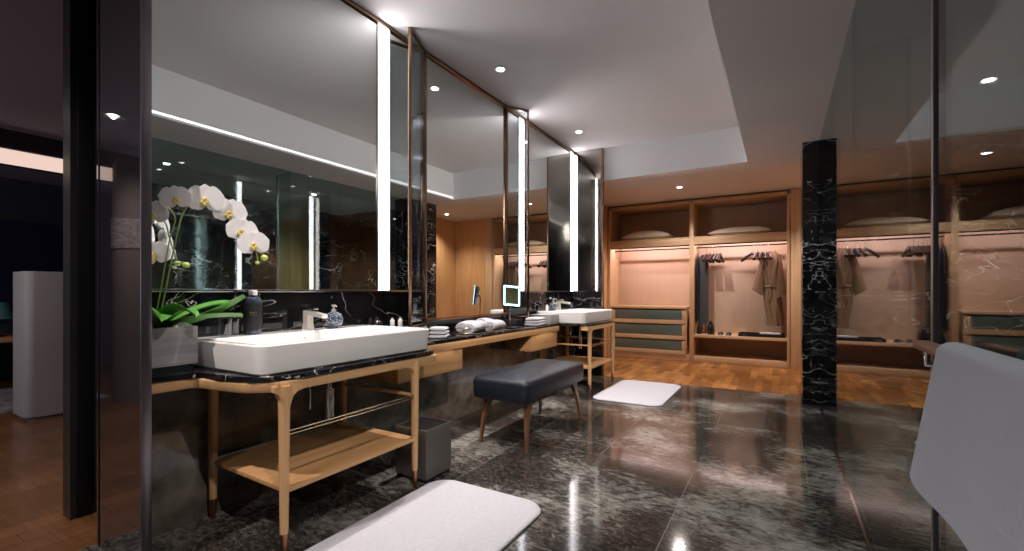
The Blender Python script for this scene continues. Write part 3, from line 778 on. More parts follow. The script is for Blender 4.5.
# black tray with two small bottles, beside the near basin
b = MB((-2.36, 2.42, 0.79)); b.box((-2.50, 2.22, 0.7905), (-2.27, 2.62, 0.886), 0.004)
tag(b.build('amenity_box', M['black_plastic']), 'long black lacquer box on the counter right of near basin', 'box')
def small_bottle(x, y, z, label, h=0.075):
    return bottle(x, y, z, h, 0.016, label, M['white_plastic'], M['nickel'], None, 'small white toiletry bottles')
small_bottle(-2.42, 2.40, 0.887, 'left small white toiletry bottle on the black lacquer box')
small_bottle(-2.41, 2.47, 0.887, 'right small white toiletry bottle on the black lacquer box')
b = MB((-2.44, 2.27, 0.887)); b.lathe((-2.44, 2.28, 0.887), [(0.022, 0), (0.03, 0.01), (0.03, 0.05), (0.02, 0.062)], 16)
tag(b.build('jar', M['black_plastic']), 'round black jar at left end of the lacquer box', 'jar')

def folded_towel(x, y, z, sx, sy, h, rot, label, layers=3, group='folded white face towels'):
    """stacked folds with rounded fold edges"""
    t = MB((x, y, z))
    c, s_ = math.cos(rot), math.sin(rot)
    lh = h/layers
    for k in range(layers):
        w = sx*(1-0.04*k)
        ax = []
        pts = []
        for i in range(13):
            u = -1+2*i/12
            pts.append((u*w/2, 0.006*math.sin(u*5+k)))
        out = []
        rings = []
        for j in range(9):
            v = -1+2*j/8
            yy = v*sy/2*(1-0.03*k)
            ring = []
            e = (1-abs(v)**6)
            for q in range(16):
                a = 2*PI*q/16
                px = w/2*math.copysign(abs(math.cos(a))**0.35, math.cos(a))
                pz = lh*0.5*math.copysign(abs(math.sin(a))**0.7, math.sin(a))*(0.55+0.45*e)
                zz = z+lh*(k+0.5)+pz + 0.004*math.sin(px*25+k*2)*math.cos(yy*18)*(1 if k == layers-1 else 0.3)
                zz = max(zz, z+0.001)
                ring.append((x+px*c-yy*s_, y+px*s_+yy*c, zz))
            rings.append(ring)
        t.loft(rings)
    return tag(t.build('folded_towel', M['terry']), label, 'towel', group)
folded_towel(-2.33, 2.82, 0.79, 0.14, 0.17, 0.085, 0.5, 'folded white face towel right of the near basin, by the lacquer box')
folded_towel(-2.29, 4.39, 0.79, 0.16, 0.27, 0.085, 0.15, 'folded white face towel left of grey box near the far basin')

# brass wire tray with rolled towels
def wire_tray():
    x0, x1, y0, y1 = -2.45, -2.22, 3.10, 3.74
    t = thing('wire_tray', 'oval brass wire tray holding rolled white towels on centre counter', 'tray', (-2.34, 3.42, 0.79))
    out = rrect(x0, x1, y0, y1, 0.10, 8)
    def loop(z, r):
        pts = [Vector((x, y, z)) for x, y in out]
        rings = []
        n = len(pts)
        for i, p_ in enumerate(pts):
            d = (pts[(i+1) % n]-pts[i-1]); d.normalize(); s_ = Vector((d.y, -d.x, 0))
            rings.append([p_+r*(math.cos(2*PI*k/6)*s_+math.sin(2*PI*k/6)*Vector((0, 0, 1))) for k in range(6)])
        return MB().loft(rings, False, True)
    loop(0.842, 0.0045).build('top_rail', M['brass'], t)
    loop(0.797, 0.0045).build('bottom_rail', M['brass'], t)
    for x, y in out[::4]: MB().tube([(x, y, 0.797), (x, y, 0.842)], 0.003, 6).build('post', M['brass'], t)
    MB().prism([(x*0.985-2.34*0.015, y) for x, y in out], 0.7905, 0.796).build('base', M['black_plastic'], t)
wire_tray()
def rolled_towel(p0, p1, r, label):
    p0, p1 = Vector(p0), Vector(p1); d = (p1-p0).normalized(); s_ = d.cross(Vector((0, 0, 1))).normalized(); u = s_.cross(d)
    b = MB(p0); n = 28
    def prof(t):  # spiral outline
        a = t*2*PI
        return r*(1+0.035*math.sin(3*a)+0.05*(t if t < 0.96 else 0))
    rings = []
    for i in range(11):
        t = i/10; c = p0.lerp(p1, t)+u*(0.006*math.sin(t*PI))
        k = 1.0 if 0 < i < 10 else 0.90
        rings.append([c+(s_*math.cos(2*PI*q/n)*1.12+u*math.sin(2*PI*q/n)*0.9)*prof(q/n)*k*(1+0.03*math.sin(t*9+q*0.4)) for q in range(n)])
    b.loft(rings)
    # spiral fold ridge at each end
    for c, sg in ((p0, -1), (p1, 1)):
        pts = [c+d*sg*0.002+(s_*math.cos(a)*1.1+u*math.sin(a)*0.9)*r*(0.15+0.7*a/(4*PI)) for a in [4*PI*k/26 for k in range(27)]]
        b.tube(pts, 0.0035, 6)
    return tag(b.build('rolled_towel', M['terry']), label, 'towel', 'rolled white towels in the wire tray')
rolled_towel((-2.27, 3.13, 0.838), (-2.33, 3.42, 0.848), 0.052, 'rolled white towel lying nearest in the brass wire tray')
rolled_towel((-2.37, 3.16, 0.842), (-2.44, 3.46, 0.842), 0.052, 'rolled white towel at the back left of the brass wire tray')
rolled_towel((-2.26, 3.42, 0.842), (-2.31, 3.70, 0.838), 0.052, 'rolled white towel at the far front of the brass wire tray')
rolled_towel((-2.36, 3.43, 0.865), (-2.42, 3.70, 0.845), 0.052, 'rolled white towel at the far back of the brass wire tray')

# lit magnifying mirror on a gooseneck stand
def led_mirror():
    cx, cy, cz = -2.30, 3.90, 1.112
    t = thing('makeup_mirror', 'square magnifying mirror with glowing blue-white edge on a stand', 'mirror', (cx, cy, 0.79))
    MB().box((cx-0.07, cy-0.07, 0.7905), (cx+0.07, cy+0.08, 0.802), 0.003).build('base', M['black_plastic'], t)
    MB().tube(smooth_path([(cx-0.03, cy+0.02, 0.80), (cx-0.035, cy+0.02, 0.95), (cx-0.035, cy+0.025, 1.07), (cx-0.025, cy+0.03, 1.12)], 6), 0.006, 10).build('stalk', M['chrome'], t)
    # square head facing the camera side
    n = Vector((0.92, -0.39, 0.10)).normalized(); s_ = Vector((0, 0, 1)).cross(n).normalized(); u = n.cross(s_)
    c = Vector((cx, cy, cz))
    def rr(h, r, off, tilt=-0.08):
        S = s_*math.cos(tilt)+u*math.sin(tilt); U = u*math.cos(tilt)-s_*math.sin(tilt)
        return [c+n*off+S*a+U*b_ for a, b_ in rrect(-h, h, -h, h, r, 4)]
    MB().loft([rr(0.088, 0.012, -0.012), rr(0.101, 0.014, -0.006), rr(0.101, 0.014, 0.0), rr(0.074, 0.008, 0.0), rr(0.074, 0.008, -0.004)], True).build('head', M['black_plastic'], t)
    MB().loft([rr(0.099, 0.013, 0.0005), rr(0.099, 0.013, 0.003), rr(0.083, 0.009, 0.003), rr(0.083, 0.009, 0.0005)], False, True).build('light_frame', M['led_blue'], t)
    MB().loft([rr(0.082, 0.008, 0.0), rr(0.082, 0.008, 0.002)]).build('mirror_glass', M['mirror'], t)
    q = MB(); q.tube([c-n*0.012, Vector((cx-0.025, cy+0.03, 1.12))], 0.010, 10); q.build('pivot', M['chrome'], t)
led_mirror()
# black phone-like panel and box near the mirror
b = MB((-2.44, 4.22, 0.79)); b.box((-2.50, 4.05, 0.7905), (-2.40, 4.30, 0.86), 0.004)
tag(b.build('tissue_box', M['black_plastic']), 'black lacquer tissue box behind the glowing makeup mirror', 'box')
# simple grey caddy standing between the folded towel and the far basin
t = thing('toiletry_box', 'low grey box wedged between folded towel and the far basin', 'box', (-2.30, 4.74, 0.79))
MB().box((-2.44, 4.56, 0.7905), (-2.185, 4.768, 0.885), 0.004).build('body', M['box_grey'], t)
MB().box((-2.444, 4.770, 0.8855), (-2.181, 4.556, 0.895), 0.003).build('lid', M['box_grey'], t)
tumbler(-2.44, 4.99, 0.925, 'clear tumbler on the far basin rim, left of far faucet')
bottle(-2.45, 5.10, 0.925, 0.16, 0.020, 'slim clear bottle with white cap on the far basin rim', M['small_glass'], M['white_plastic'])
small_bottle(-2.40, 4.90, 0.925, 'small white toiletry bottle at the left end of far basin rim')
tumbler(-2.45, 5.74, 0.925, 'clear tumbler at the right end of the far basin rim')

# ------------------------------------------------------------------ stool, bin, mats
def stool():
    x0, x1, y0, y1 = -2.04, -1.545, 2.84, 3.95
    t = thing('bench_stool', 'long black leather bench stool on slanted walnut legs', 'stool', (-1.78, 3.4, 0))
    b = MB()
    nx, ny = 10, 20
    def ring(d, z, r=0.05): return [(x, y, z) for x, y in rrect(x0+d, x1-d, y0+d, y1-d, r, 6)]
    b.loft([ring(0.03, 0.345), ring(0.008, 0.348), ring(0.002, 0.36), ring(0.0, 0.42), ring(0.0, 0.47, 0.05), ring(0.006, 0.492, 0.05), ring(0.018, 0.505, 0.05), ring(0.04, 0.511, 0.05), ring(0.12, 0.517, 0.05), ring(0.22, 0.519, 0.03)])
    b.build('cushion', M['leather'], t, 60)
    c = Vector((-1.78, 3.40, 0.516))
    MB().ball(c, (0.012, 0.012, 0.006), 12, 6).build('button', M['leather'], t)
    s_ = MB()
    out = rrect(x0-0.0005, x1+0.0005, y0-0.0005, y1+0.0005, 0.05, 6)
    s_.prism(out, 0.4715, 0.4745)
    s_.build('piping', M['leather'], t)
    MB().box((x0+0.08, y0+0.12, 0.325), (x1-0.08, y1-0.12, 0.3455), 0.003).build('under_frame', M['walnut'], t)
    for sx in (0, 1):
        for sy in (0, 1):
            fx, fy = (-1.98, -1.575)[sx], (2.885, 3.90)[sy]
            tx, ty = (-1.955, -1.605)[sx], (2.955, 3.83)[sy]
            bx = MB()
            def q(cx, cy, w, h, z): return [(cx-w, cy-h, z), (cx+w, cy-h, z), (cx+w, cy+h, z), (cx-w, cy+h, z)]
            sg = -1 if sy == 0 else 1
            bx.loft([q(fx, fy, 0.009, 0.010, 0.0), q(fx*0.5+tx*0.5, (fy+ty)/2+sg*0.006, 0.013, 0.020, 0.18), q(tx, ty+sg*0.004, 0.016, 0.034, 0.29), q(tx, ty-sg*0.02, 0.016, 0.058, 0.344)])
            bx.build('leg', M['walnut'], t, 50)
stool()

def waste_bin():
    x0, x1, y0, y1 = -2.075, -1.825, 2.085, 2.325
    t = thing('waste_bin', 'square brushed metal waste bin beside the near vanity leg', 'bin', (-1.95, 2.2, 0))
    def ring(d, z): return [(x0+d, y0+d, z), (x1-d, y0+d, z), (x1-d, y1-d, z), (x0+d, y1-d, z)]
    MB().loft([ring(0.0, 0.02), ring(-0.0, 0.318), ring(0.006, 0.318), ring(0.006, 0.03)]).build('body', M['bin'], t)
    MB().box((x0+0.006, y0+0.006, 0.0), (x1-0.006, y1-0.006, 0.0195)).build('base', M['black_plastic'], t)
    MB().loft([ring(0.007, 0.31), ring(0.010, 0.31), ring(0.012, 0.05)], True).build('liner', M['black_plastic'], t)
waste_bin()

def mat(x0, x1, y0, y1, rot, label, name='bath_mat'):
    cx, cy = (x0+x1)/2, (y0+y1)/2; b = MB((cx, cy, 0))
    lay = [(0.004, 0.0015), (0.0, 0.008), (0.004, 0.016), (0.02, 0.019)]
    c, s_ = math.cos(rot), math.sin(rot)
    rings = []
    random.seed(5)
    for d, z in lay:
        o = rrect(x0+d, x1-d, y0+d, y1-d, 0.13, 10)
        rings.append([(cx+(x-cx)*c-(y-cy)*s_, cy+(x-cx)*s_+(y-cy)*c, z+0.001*random.random()) for x, y in o])
    b.loft(rings)
    m_ = b.build(name, M['terry'], None, 60)
    return tag(m_, label, 'bath mat', 'white bath mats')
mat(-1.80, -1.06, 0.98, 2.19, 0.0, 'white bath mat with rounded corners before near vanity, largest in view')
mat(-1.76, -1.02, 4.62, 5.84, 0.0, 'white bath mat with rounded corners before the far vanity')

# ------------------------------------------------------------------ wardrobe
def wardrobe():
    yf, yb = 7.97, 8.60
    t = thing('wardrobe', 'open oak wardrobe with lit bays, drawers and shelves at the room end', 'wardrobe', (-1.2, 8.2, 0))
    def p(name, a, b, m='coak_x', par=None, bev=0.002): return MB().box(a, b, bev).build(name, M[m], par or t)
    xl, xd0, xd1, xr0, xr1, xe = -2.685, -1.292, -1.225, 0.09, 0.135, 0.295
    p('side_panel', (xl, yf, 0.0), (xl+0.045, yb, 2.66), 'coak_z')
    p('divider', (xd0, yf, 0.0), (xd1, yb, 2.66), 'coak_z')
    p('side_panel', (xr0, yf, 0.0), (xr1, yb, 2.66), 'coak_z')
    p('end_pilaster', (xr1+0.004, yf-0.03, 0.0), (xe, yb, 2.685), 'coak_z')
    p('header', (xl, yf, 2.615), (xr1, yb, 2.665))
    p('shadow_gap', (xl, yf+0.03, 2.666), (xr1, yb, 2.688), 'black_plastic')
    p('back_panel', (xl+0.045, yb-0.02, 0.0), (xr1, yb, 2.61), 'cback')
    p('plinth', (xl+0.045, yf+0.01, 0.0), (xr1-0.045, yb-0.02, 0.095))
    for a, b in ((xl+0.047, xd0-0.001), (xd1+0.001, xr0-0.001)):
        p('top_shelf', (a, yf+0.004, 2.035), (b, yb-0.021, 2.06))
        p('fascia', (a, yf+0.002, 1.93), (b, yf+0.022, 2.034))
        MB().box((a, yf+0.03, 1.915), (b, yf+0.05, 1.935)).build('fascia_lip', M['black_metal'], t)
        MB().box((a+0.02, yb-0.075, 2.012), (b-0.02, yb-0.050, 2.034)).build('led_strip', M['closet_led'], t)
        r = MB(); r.tube([(a, 8.27, 1.90), (b, 8.27, 1.90)], 0.011, 10); r.build('hanging_rail', M['black_metal'], t)
    p('low_shelf', (xd1+0.001, yf+0.004, 0.405), (xr0-0.001, yb-0.021, 0.452))
    # drawer unit
    dx0, dx1 = -2.60, -1.335
    p('drawer_top', (dx0-0.03, yf-0.01, 0.865), (dx1+0.01, yb-0.021, 0.902))
    p('drawer_side', (dx1-0.018, yf-0.002, 0.096), (dx1, yb-0.021, 0.864), 'coak_z')
    p('drawer_side', (dx0-0.03, yf-0.002, 0.096), (dx0-0.012, yb-0.021, 0.864), 'coak_z')
    for z0, z1 in ((0.10, 0.335), (0.35, 0.595), (0.61, 0.84)):
        d = p('drawer', (dx0, yf+0.02, z0+0.01), (dx1-0.022, yf+0.5, z1-0.02), 'coak_x')
        f = MB()
        f.box((dx0, yf-0.012, z0), (dx1-0.02, yf+0.019, z0+0.068), 0.002)
        f.box((dx1-0.075, yf-0.012, z0+0.069), (dx1-0.02, yf+0.019, z1), 0.002)
        f.box((dx0, yf-0.012, z0+0.069), (dx0+0.05, yf+0.019, z1), 0.002)
        f.build('drawer_front', M['coak_x'], d)
        MB().box((dx0+0.051, yf+0.002, z0+0.069), (dx1-0.076, yf+0.012, z1), 0.001).build('glass_front', M['green_glass'], d)
    for a, b in ((xl+0.047, xd0-0.001), (xd1+0.001, xr0-0.001)):
        l = bpy.data.lights.new('closet_strip', 'AREA'); l.shape = 'RECTANGLE'; l.size = b-a-0.08; l.size_y = 0.03; l.energy = 6; l.color = (1.0, 0.80, 0.82)
        o = bpy.data.objects.new('closet_strip', l); COL.objects.link(o); o.parent = t
        o.location = Vector(((a+b)/2, yf+0.10, 2.02))-t.location
        o.rotation_euler = (math.radians(28), 0, 0)
wardrobe()

def pillow(x0, x1, y0, y1, z, h, label, skew=0.0):
    b = MB(((x0+x1)/2, (y0+y1)/2, z)); cx, cy = (x0+x1)/2, (y0+y1)/2
    n = 16; rings = []
    def f(u, v, sg):
        a, c = 2*u-1, 2*v-1
        k = (1-abs(a)**2.6)*(1-abs(c)**2.6)
        px = a*(x1-x0)/2*(1-0.05*(1-abs(a))*abs(c)**2*0)*(1-0.06*(1-c*c)*abs(a)**8)
        py = c*(y1-y0)/2*(1-0.06*(1-a*a)*abs(c)**8)
        hh = k**0.6
        zz = z+h*0.28+sg*(h*0.72 if sg > 0 else h*0.27)*hh*(1+skew*a)
        return (cx+px, cy+py, max(z+0.001, zz))
    b.grid(lambda u, v: f(u, v, 1), n, 10); b.grid(lambda u, v: f(u, v, -1), n, 10)
    bmesh.ops.remove_doubles(b.bm, verts=b.bm.verts, dist=0.0008)
    return tag(b.build('pillow', M['linen'], None, 70), label, 'pillow', 'cream pillows on the wardrobe top shelf')
pillow(-2.45, -1.60, 8.00, 8.46, 2.061, 0.18, 'plump cream pillow on the top shelf, left wardrobe bay', -0.1)
pillow(-1.02, -0.10, 7.99, 8.44, 2.061, 0.14, 'flatter cream pillow on the top shelf, right wardrobe bay', 0.05)

def hanger(x, rot, label, group, y=8.27):
    t = thing('clothes_hanger', label, 'hanger', (x, y, 1.90), group)
    o = Vector((x, y, 1.90)); d = Vector((math.cos(rot), math.sin(rot), 0))
    hk = [o+Vector((0, 0, 0.012))+0.0*d]
    pts = [o+d*(0.018*math.cos(a))+Vector((0, 0, 0.0+0.018*math.sin(a))) for a in [math.radians(k) for k in range(-20, 200, 20)]]
    pts = pts+[o+d*(-0.012)+Vector((0, 0, -0.02)), o+Vector((0, 0, -0.05)), o+Vector((0, 0, -0.13))]
    MB().tube(pts, 0.0025, 6).build('hook', M['chrome'], t)
    b = MB()
    L = smooth_path([o+d*s_*0.215+Vector((0, 0, -0.235+0.0)) if abs(s_) == 1 else o+d*s_*0.215+Vector((0, 0, -0.13-0.105*abs(s_)**1.25)) for s_ in (-1, -0.8, -0.5, -0.2, 0, 0.2, 0.5, 0.8, 1)], 3)
    rs = [0.030-0.010*abs(2*i/(len(L)-1)-1)**0.5+0.006*abs(2*i/(len(L)-1)-1)**4 for i in range(len(L))]
    b.tube(L, rs, 8); b.build('shoulder_bar', M['hanger_wood'], t)
    MB().tube([o+d*0.17+Vector((0, 0, -0.215)), o-d*0.17+Vector((0, 0, -0.215))], 0.006, 8).build('trouser_bar', M['hanger_wood'], t)
GA = 'dark hangers in the left cluster of the right bay'; GB = 'dark hangers in the right cluster beside robe'
words5 = ['leftmost', 'second', 'middle', 'fourth', 'rightmost']
for i, x in enumerate((-1.06, -1.01, -0.96, -0.91, -0.86)):
    hanger(x, 1.42+0.07*math.sin(i*2.3), words5[i]+' dark wooden hanger in the left cluster on the wardrobe rail', GA)
for i, x in enumerate((-0.38, -0.31, -0.26, -0.21, -0.165)):
    hanger(x, (2.45 if i == 0 else 1.25+0.13*i), words5[i]+' dark wooden hanger in the cluster beside the brown robe', GB)

def robe():
    cx, cy = -0.115, 8.27
    t = thing('bathrobe', 'tan brown bathrobe hanging in the right bay of the wardrobe', 'bathrobe', (cx, cy, 1.0))
    def ring(z, hx, hy, ox, am, ph):
        r = []
        for k in range(40):
            a = 2*PI*k/40
            w = 1+am*math.sin(7*a+ph)+am*0.6*math.sin(11*a+ph*1.7)
            r.append((cx+ox+hx*w*math.cos(a), cy+hy*w*math.sin(a), z))
        return r
    body = [(1.80, 0.035, 0.035, 0.01, 0.0), (1.775, 0.07, 0.05, 0.01, 0.01), (1.72, 0.115, 0.07, 0.005, 0.02), (1.64, 0.145, 0.085, 0.0, 0.03), (1.50, 0.140, 0.09, 0.0, 0.05),
            (1.34, 0.125, 0.085, 0.0, 0.06), (1.24, 0.110, 0.075, 0.0, 0.06), (1.16, 0.105, 0.075, 0.0, 0.07), (1.0, 0.115, 0.085, 0.015, 0.10), (0.84, 0.115, 0.09, 0.03, 0.12), (0.70, 0.11, 0.09, 0.045, 0.13), (0.62, 0.115, 0.09, 0.05, 0.13)]
    b = MB().loft([ring(z, hx, hy, ox, am, z*9) for z, hx, hy, ox, am in body])
    b.build('body', M['robe'], t, 80)
    def sleeve(sg, zend, spread):
        rings = []
        for i in range(10):
            u = i/9
            c = Vector((cx+sg*(0.085+spread*u**0.8), cy-0.02, 1.735-(1.735-zend)*u))
            hx, hy = 0.045+0.030*u, 0.055+0.030*u
            rings.append([(c.x+hx*(1+0.06*math.sin(5*a+u*3))*math.cos(a), c.y+hy*(1+0.06*math.sin(4*a+u*4))*math.sin(a), c.z+sg*0.05*u*math.cos(a)) for a in [2*PI*k/20 for k in range(20)]])
        MB().loft(rings).build('sleeve', M['robe'], t, 80)
    sleeve(-1, 1.14, 0.115); sleeve(1, 1.08, 0.035)
    # lapels and belt
    MB().tube(smooth_path([(cx-0.03, cy-0.045, 1.79), (cx-0.05, cy-0.088, 1.62), (cx-0.02, cy-0.10, 1.42), (cx-0.005, cy-0.10, 1.26)], 5), 0.020, 8).build('lapel', M['robe'], t)
    MB().tube(smooth_path([(cx+0.05, cy-0.045, 1.79), (cx+0.06, cy-0.088, 1.62), (cx+0.02, cy-0.10, 1.42), (cx-0.005, cy-0.10, 1.26)], 5), 0.020, 8).build('lapel', M['robe'], t)
    bt = MB(); pts = [(cx+0.115*math.cos(a), cy+0.085*math.sin(a), 1.235) for a in [2*PI*k/24 for k in range(25)]]
    bt.tube(pts, 0.014, 8); bt.tube(smooth_path([(cx-0.03, cy-0.09, 1.235), (cx-0.06, cy-0.105, 1.10), (cx-0.05, cy-0.11, 0.94), (cx-0.01, cy-0.105, 0.80)], 5), 0.013, 8)
    bt.tube(smooth_path([(cx-0.03, cy-0.09, 1.235), (cx-0.02, cy-0.105, 1.12), (cx-0.05, cy-0.11, 1.02)], 5), 0.013, 8); bt.ball((cx-0.03, cy-0.10, 1.235), 0.028, 10, 6)
    bt.build('belt', M['robe'], t, 80)
    o = Vector((cx+0.01, cy, 1.90))
    MB().tube([o+Vector((0.018*math.cos(math.radians(k)), 0, 0.018*math.sin(math.radians(k)))) for k in range(-20, 200, 20)]+[o+Vector((0, 0, -0.05)), o+Vector((0, 0, -0.11))], 0.0028, 6).build('hanger_hook', M['chrome'], t)
robe()

# ironing board and slim black bag hanging at the left of the right bay
def ironing_board():
    x, y = -1.115, 8.28
    t = thing('ironing_board', 'folded charcoal ironing board standing upright in the right bay, left side', 'ironing board', (x, y, 0.453))
    out = []
    for k in range(25):
        a = PI*k/24; out.append((0.075*math.cos(a), 1.68+0.10*math.sin(a)))
    out = [(0.075, 0.66)]+out+[(-0.075, 0.66), (-0.04, 0.60), (0.04, 0.60)]
    MB().loft([[(x+a, y-0.02, z) for a, z in out], [(x+a*1.03, y, z) for a, z in out], [(x+a, y+0.02, z) for a, z in out]]).build('cover', M['garment'], t, 60)
    l = MB(); l.tube([(x-0.03, y+0.03, 0.455), (x-0.03, y+0.03, 1.5)], 0.009, 8).tube([(x+0.03, y+0.03, 0.455), (x+0.03, y+0.03, 1.5)], 0.009, 8)
    l.tube([(x-0.045, y+0.03, 0.463), (x+0.045, y+0.03, 0.463)], 0.010, 8)
    l.build('leg_frame', M['black_metal'], t)
ironing_board()
def garment_bag():
    x, y = -1.195, 8.20
    t = thing('garment_bag', 'narrow black garment bag hanging left of the ironing board', 'garment bag', (x, y, 1.0))
    rings = []
    for i in range(12):
        u = i/11; z = 1.80-u*1.14
        hx = 0.020*min(1, 0.4+u*5); hy = 0.11*min(1, 0.3+u*4)
        rings.append([(x+hx*(1+0.1*math.sin(5*a+z*7))*math.cos(a), y+hy*math.sin(a), z) for a in [2*PI*k/20 for k in range(20)]])
    MB().loft(rings).build('bag', M['black_plastic'], t, 80)
    MB().tube([(x, y+0.07, 1.80), (x, y+0.07, 1.915)], 0.003, 6).build('hook', M['chrome'], t)
garment_bag()
def iron():
    x, y, z = -0.985, 8.16, 0.4525
    t = thing('steam_iron', 'black steam iron standing upright on wardrobe low shelf', 'iron', (x, y, z))
    def prof(s_, yy):
        o = [(-0.055, 0.0), (-0.060, 0.06), (-0.054, 0.12), (-0.036, 0.18), (-0.012, 0.225), (0, 0.235), (0.012, 0.225), (0.036, 0.18), (0.054, 0.12), (0.060, 0.06), (0.055, 0.0)]
        return [(x+a*s_, yy, z+0.001+b*(0.96+0.04*s_)) for a, b in o]
    MB().loft([prof(0.9, y+0.02), prof(0.95, y-0.01)]).build('soleplate', M['chrome'], t)
    MB().loft([prof(1.0, y-0.012), prof(0.95, y-0.04), prof(0.55, y-0.085)]).build('body', M['black_plastic'], t)
    MB().tube(smooth_path([(x, y-0.06, z+0.03), (x, y-0.115, z+0.04), (x, y-0.12, z+0.12), (x, y-0.06, z+0.17)], 5), 0.013, 8).build('handle', M['black_plastic'], t)
iron()
b = MB((-1.16, 8.1, 0.4525)); b.lathe((-1.16, 8.10, 0.4525), [(0.035, 0), (0.042, 0.01), (0.038, 0.09), (0.018, 0.15), (0.012, 0.19), (0.016, 0.20)], 16)
tag(b.build('spray_bottle', M['black_plastic']), 'dark spray bottle below the ironing board on low shelf', 'bottle')
def slipper(x, y, label, rot=0.1):
    t = thing('slipper', label, 'slipper', (x, y, 0.4525), 'pair of slippers on the low shelf')
    z = 0.4525
    out = [(0.045*math.sin(a)*(1.0 if math.cos(a) > 0 else 0.85), -0.125*math.cos(a)) for a in [2*PI*k/24 for k in range(24)]]
    MB().prism([(x+a*1.0, y+b_) for a, b_ in out], z+0.0005, z+0.016, 0.004).build('sole', M['terry'], t)
    def f(u, v):
        a = PI*v; yy = y-0.115+0.11*u
        w = 0.040*math.sin(max(0.25, min(1, 0.35+u))*PI/2)
        return (x+w*1.05*math.cos(a), yy, z+0.012+0.042*math.sin(a)*(0.5+0.5*u))
    MB().grid(f, 8, 10, 0.003).build('upper', M['black_plastic'], t)
slipper(-0.83, 8.12, 'left white-soled slipper on the low shelf beside the iron')
slipper(-0.71, 8.12, 'right white-soled slipper on the low shelf, by the black scale')
def scale():
    x0, x1, y0, y1, z = -0.57, 0.06, 8.0, 8.34, 0.4525
    t = thing('valet_tray', 'flat black valet tray on the low shelf beneath the robe', 'tray', ((x0+x1)/2, (y0+y1)/2, z))
    MB().box((x0, y0, z+0.0005), (x1, y1, z+0.012), 0.003).build('base', M['black_plastic'], t)
    r = MB(); r.box((x0, y0, z+0.0125), (x1, y0+0.012, z+0.045)).box((x0, y1-0.012, z+0.0125), (x1, y1, z+0.045)).box((x0, y0+0.0125, z+0.0125), (x0+0.012, y1-0.0125, z+0.045)).box((x1-0.012, y0+0.0125, z+0.0125), (x1, y1-0.0125, z+0.045))
    r.build('rim', M['black_plastic'], t)
    MB().box((x0+0.05, y0-0.001, z+0.022), (x0+0.12, y0-0.0002, z+0.034)).build('name_plate', M['steel'], t)
scale()
folded_towel(-0.13, 8.16, 0.466, 0.30, 0.16, 0.05, 0.1, 'folded cream cloth in the black valet tray under the robe', 2, 'folded cloth in tray')

# ------------------------------------------------------------------ glass partition
def glass_wall():
    t = thing('glass_partition', 'frameless floor to ceiling glass partition along the right side', 'glass partition', (GX, 3, 0))
    ys = [5.556, 4.33, 3.11, 1.565, 0.2, -1.4]
    for a, b in zip(ys, ys[1:]):
        MB().box((GX-0.006, b+0.002, 0.012), (GX+0.006, a-0.002, CZ-0.001)).build('glass_pane', M['door_glass'], t)
    MB().box((GX-0.012, -1.4, 0.0005), (GX+0.012, 5.555, 0.011)).build('floor_channel', M['steel'], t)
    MB().box((GX-0.012, 1.555, 0.012), (GX+0.014, 1.575, CZ-0.001), 0.002).build('metal_post', M['bronze_dark'], t)
    h = MB(); h.box((GX-0.05, 5.40, 1.14), (GX-0.0065, 5.55, 1.155), 0.002); h.build('bracket', M['chrome'], t)
glass_wall()
# inner shower screen across the wet room
t = thing('shower_screen', 'clear glass shower screen standing inside the wet room', 'shower screen', (0.54, 3.6, 0))
MB().box((0.41, 3.595, 0.012), (0.665, 3.605, CZ-0.001)).build('glass_pane', M['glass'], t)
MB().box((0.666, 3.585, 0.0), (0.682, 3.615, CZ-0.001)).build('steel_post', M['steel'], t)
t = thing('timber_panel', 'tall olive brown timber panel on the wet room wall', 'panel', (2.58, 3.3, 0))
MB().box((2.57, 4.8, 0.0), (2.599, 5.6, CZ-0.001), 0.002).build('board', M['ochre'], t)

# towel bar on the glass with hanging towel
def towel_bar():
    t = thing('towel_bar', 'dark horizontal towel bar mounted on the glass at right', 'towel bar', (0.29, 1.0, 1.0))
    b = MB(); b.box((0.272, 0.40, 1.016), (0.306, 1.42, 1.036), 0.007, 3); b.build('bar', M['walnut'], t)
    for y in (1.38, 0.52): MB().tube([(0.289, y, 1.017), (0.289, y, 0.985), (0.343, y, 0.985)], 0.007, 10).build('bracket', M['chrome'], t)
towel_bar()
def hanging_towel():
    y0, y1 = 0.50, 1.185
    def f(u, v):
        # v : along the bar ; u : down the front, over the bar, down the back
        yy = y0+(y1-y0)*v
        if u < 0.62:
            k = 1-u/0.62          # 1 bottom .. 0 top
            drop = 0.262+0.012*math.sin(v*3)
            z = 1.034-k*drop
            x = 0.262-0.020*k-0.010*k*math.sin(v*8+1)-0.006*math.sin(v*15)*k
            yy = yy+(v-0.35)*0.09*k
            return (x, yy, z)
        elif u < 0.72:
            a = (u-0.62)/0.10*PI
            return (0.289-0.027*math.cos(a), yy, 1.034+0.020*math.sin(a))
        k = (u-0.72)/0.28
        return (0.316+0.012*k, yy+(v-0.4)*0.05*k, 1.034-k*0.25)
    b = MB((0.29, 0.95, 1.0)); b.grid(f, 70, 40, 0.009)
    t = thing('bath_towel', 'large grey-white bath towel hanging over the bar at right edge', 'towel', (0.29, 0.95, 1.0))
    b.build('cloth', M['terry_grey'], t, 80)
    bd = MB()
    pts = []
    for k in range(31):
        q = Vector(f(0.62*0.27, k/30)); pts.append((q.x-0.0005, q.y, q.z))
    bd.tube(pts, 0.0022, 6)
    bd.build('woven_border', M['terry_grey'], t)
hanging_towel()

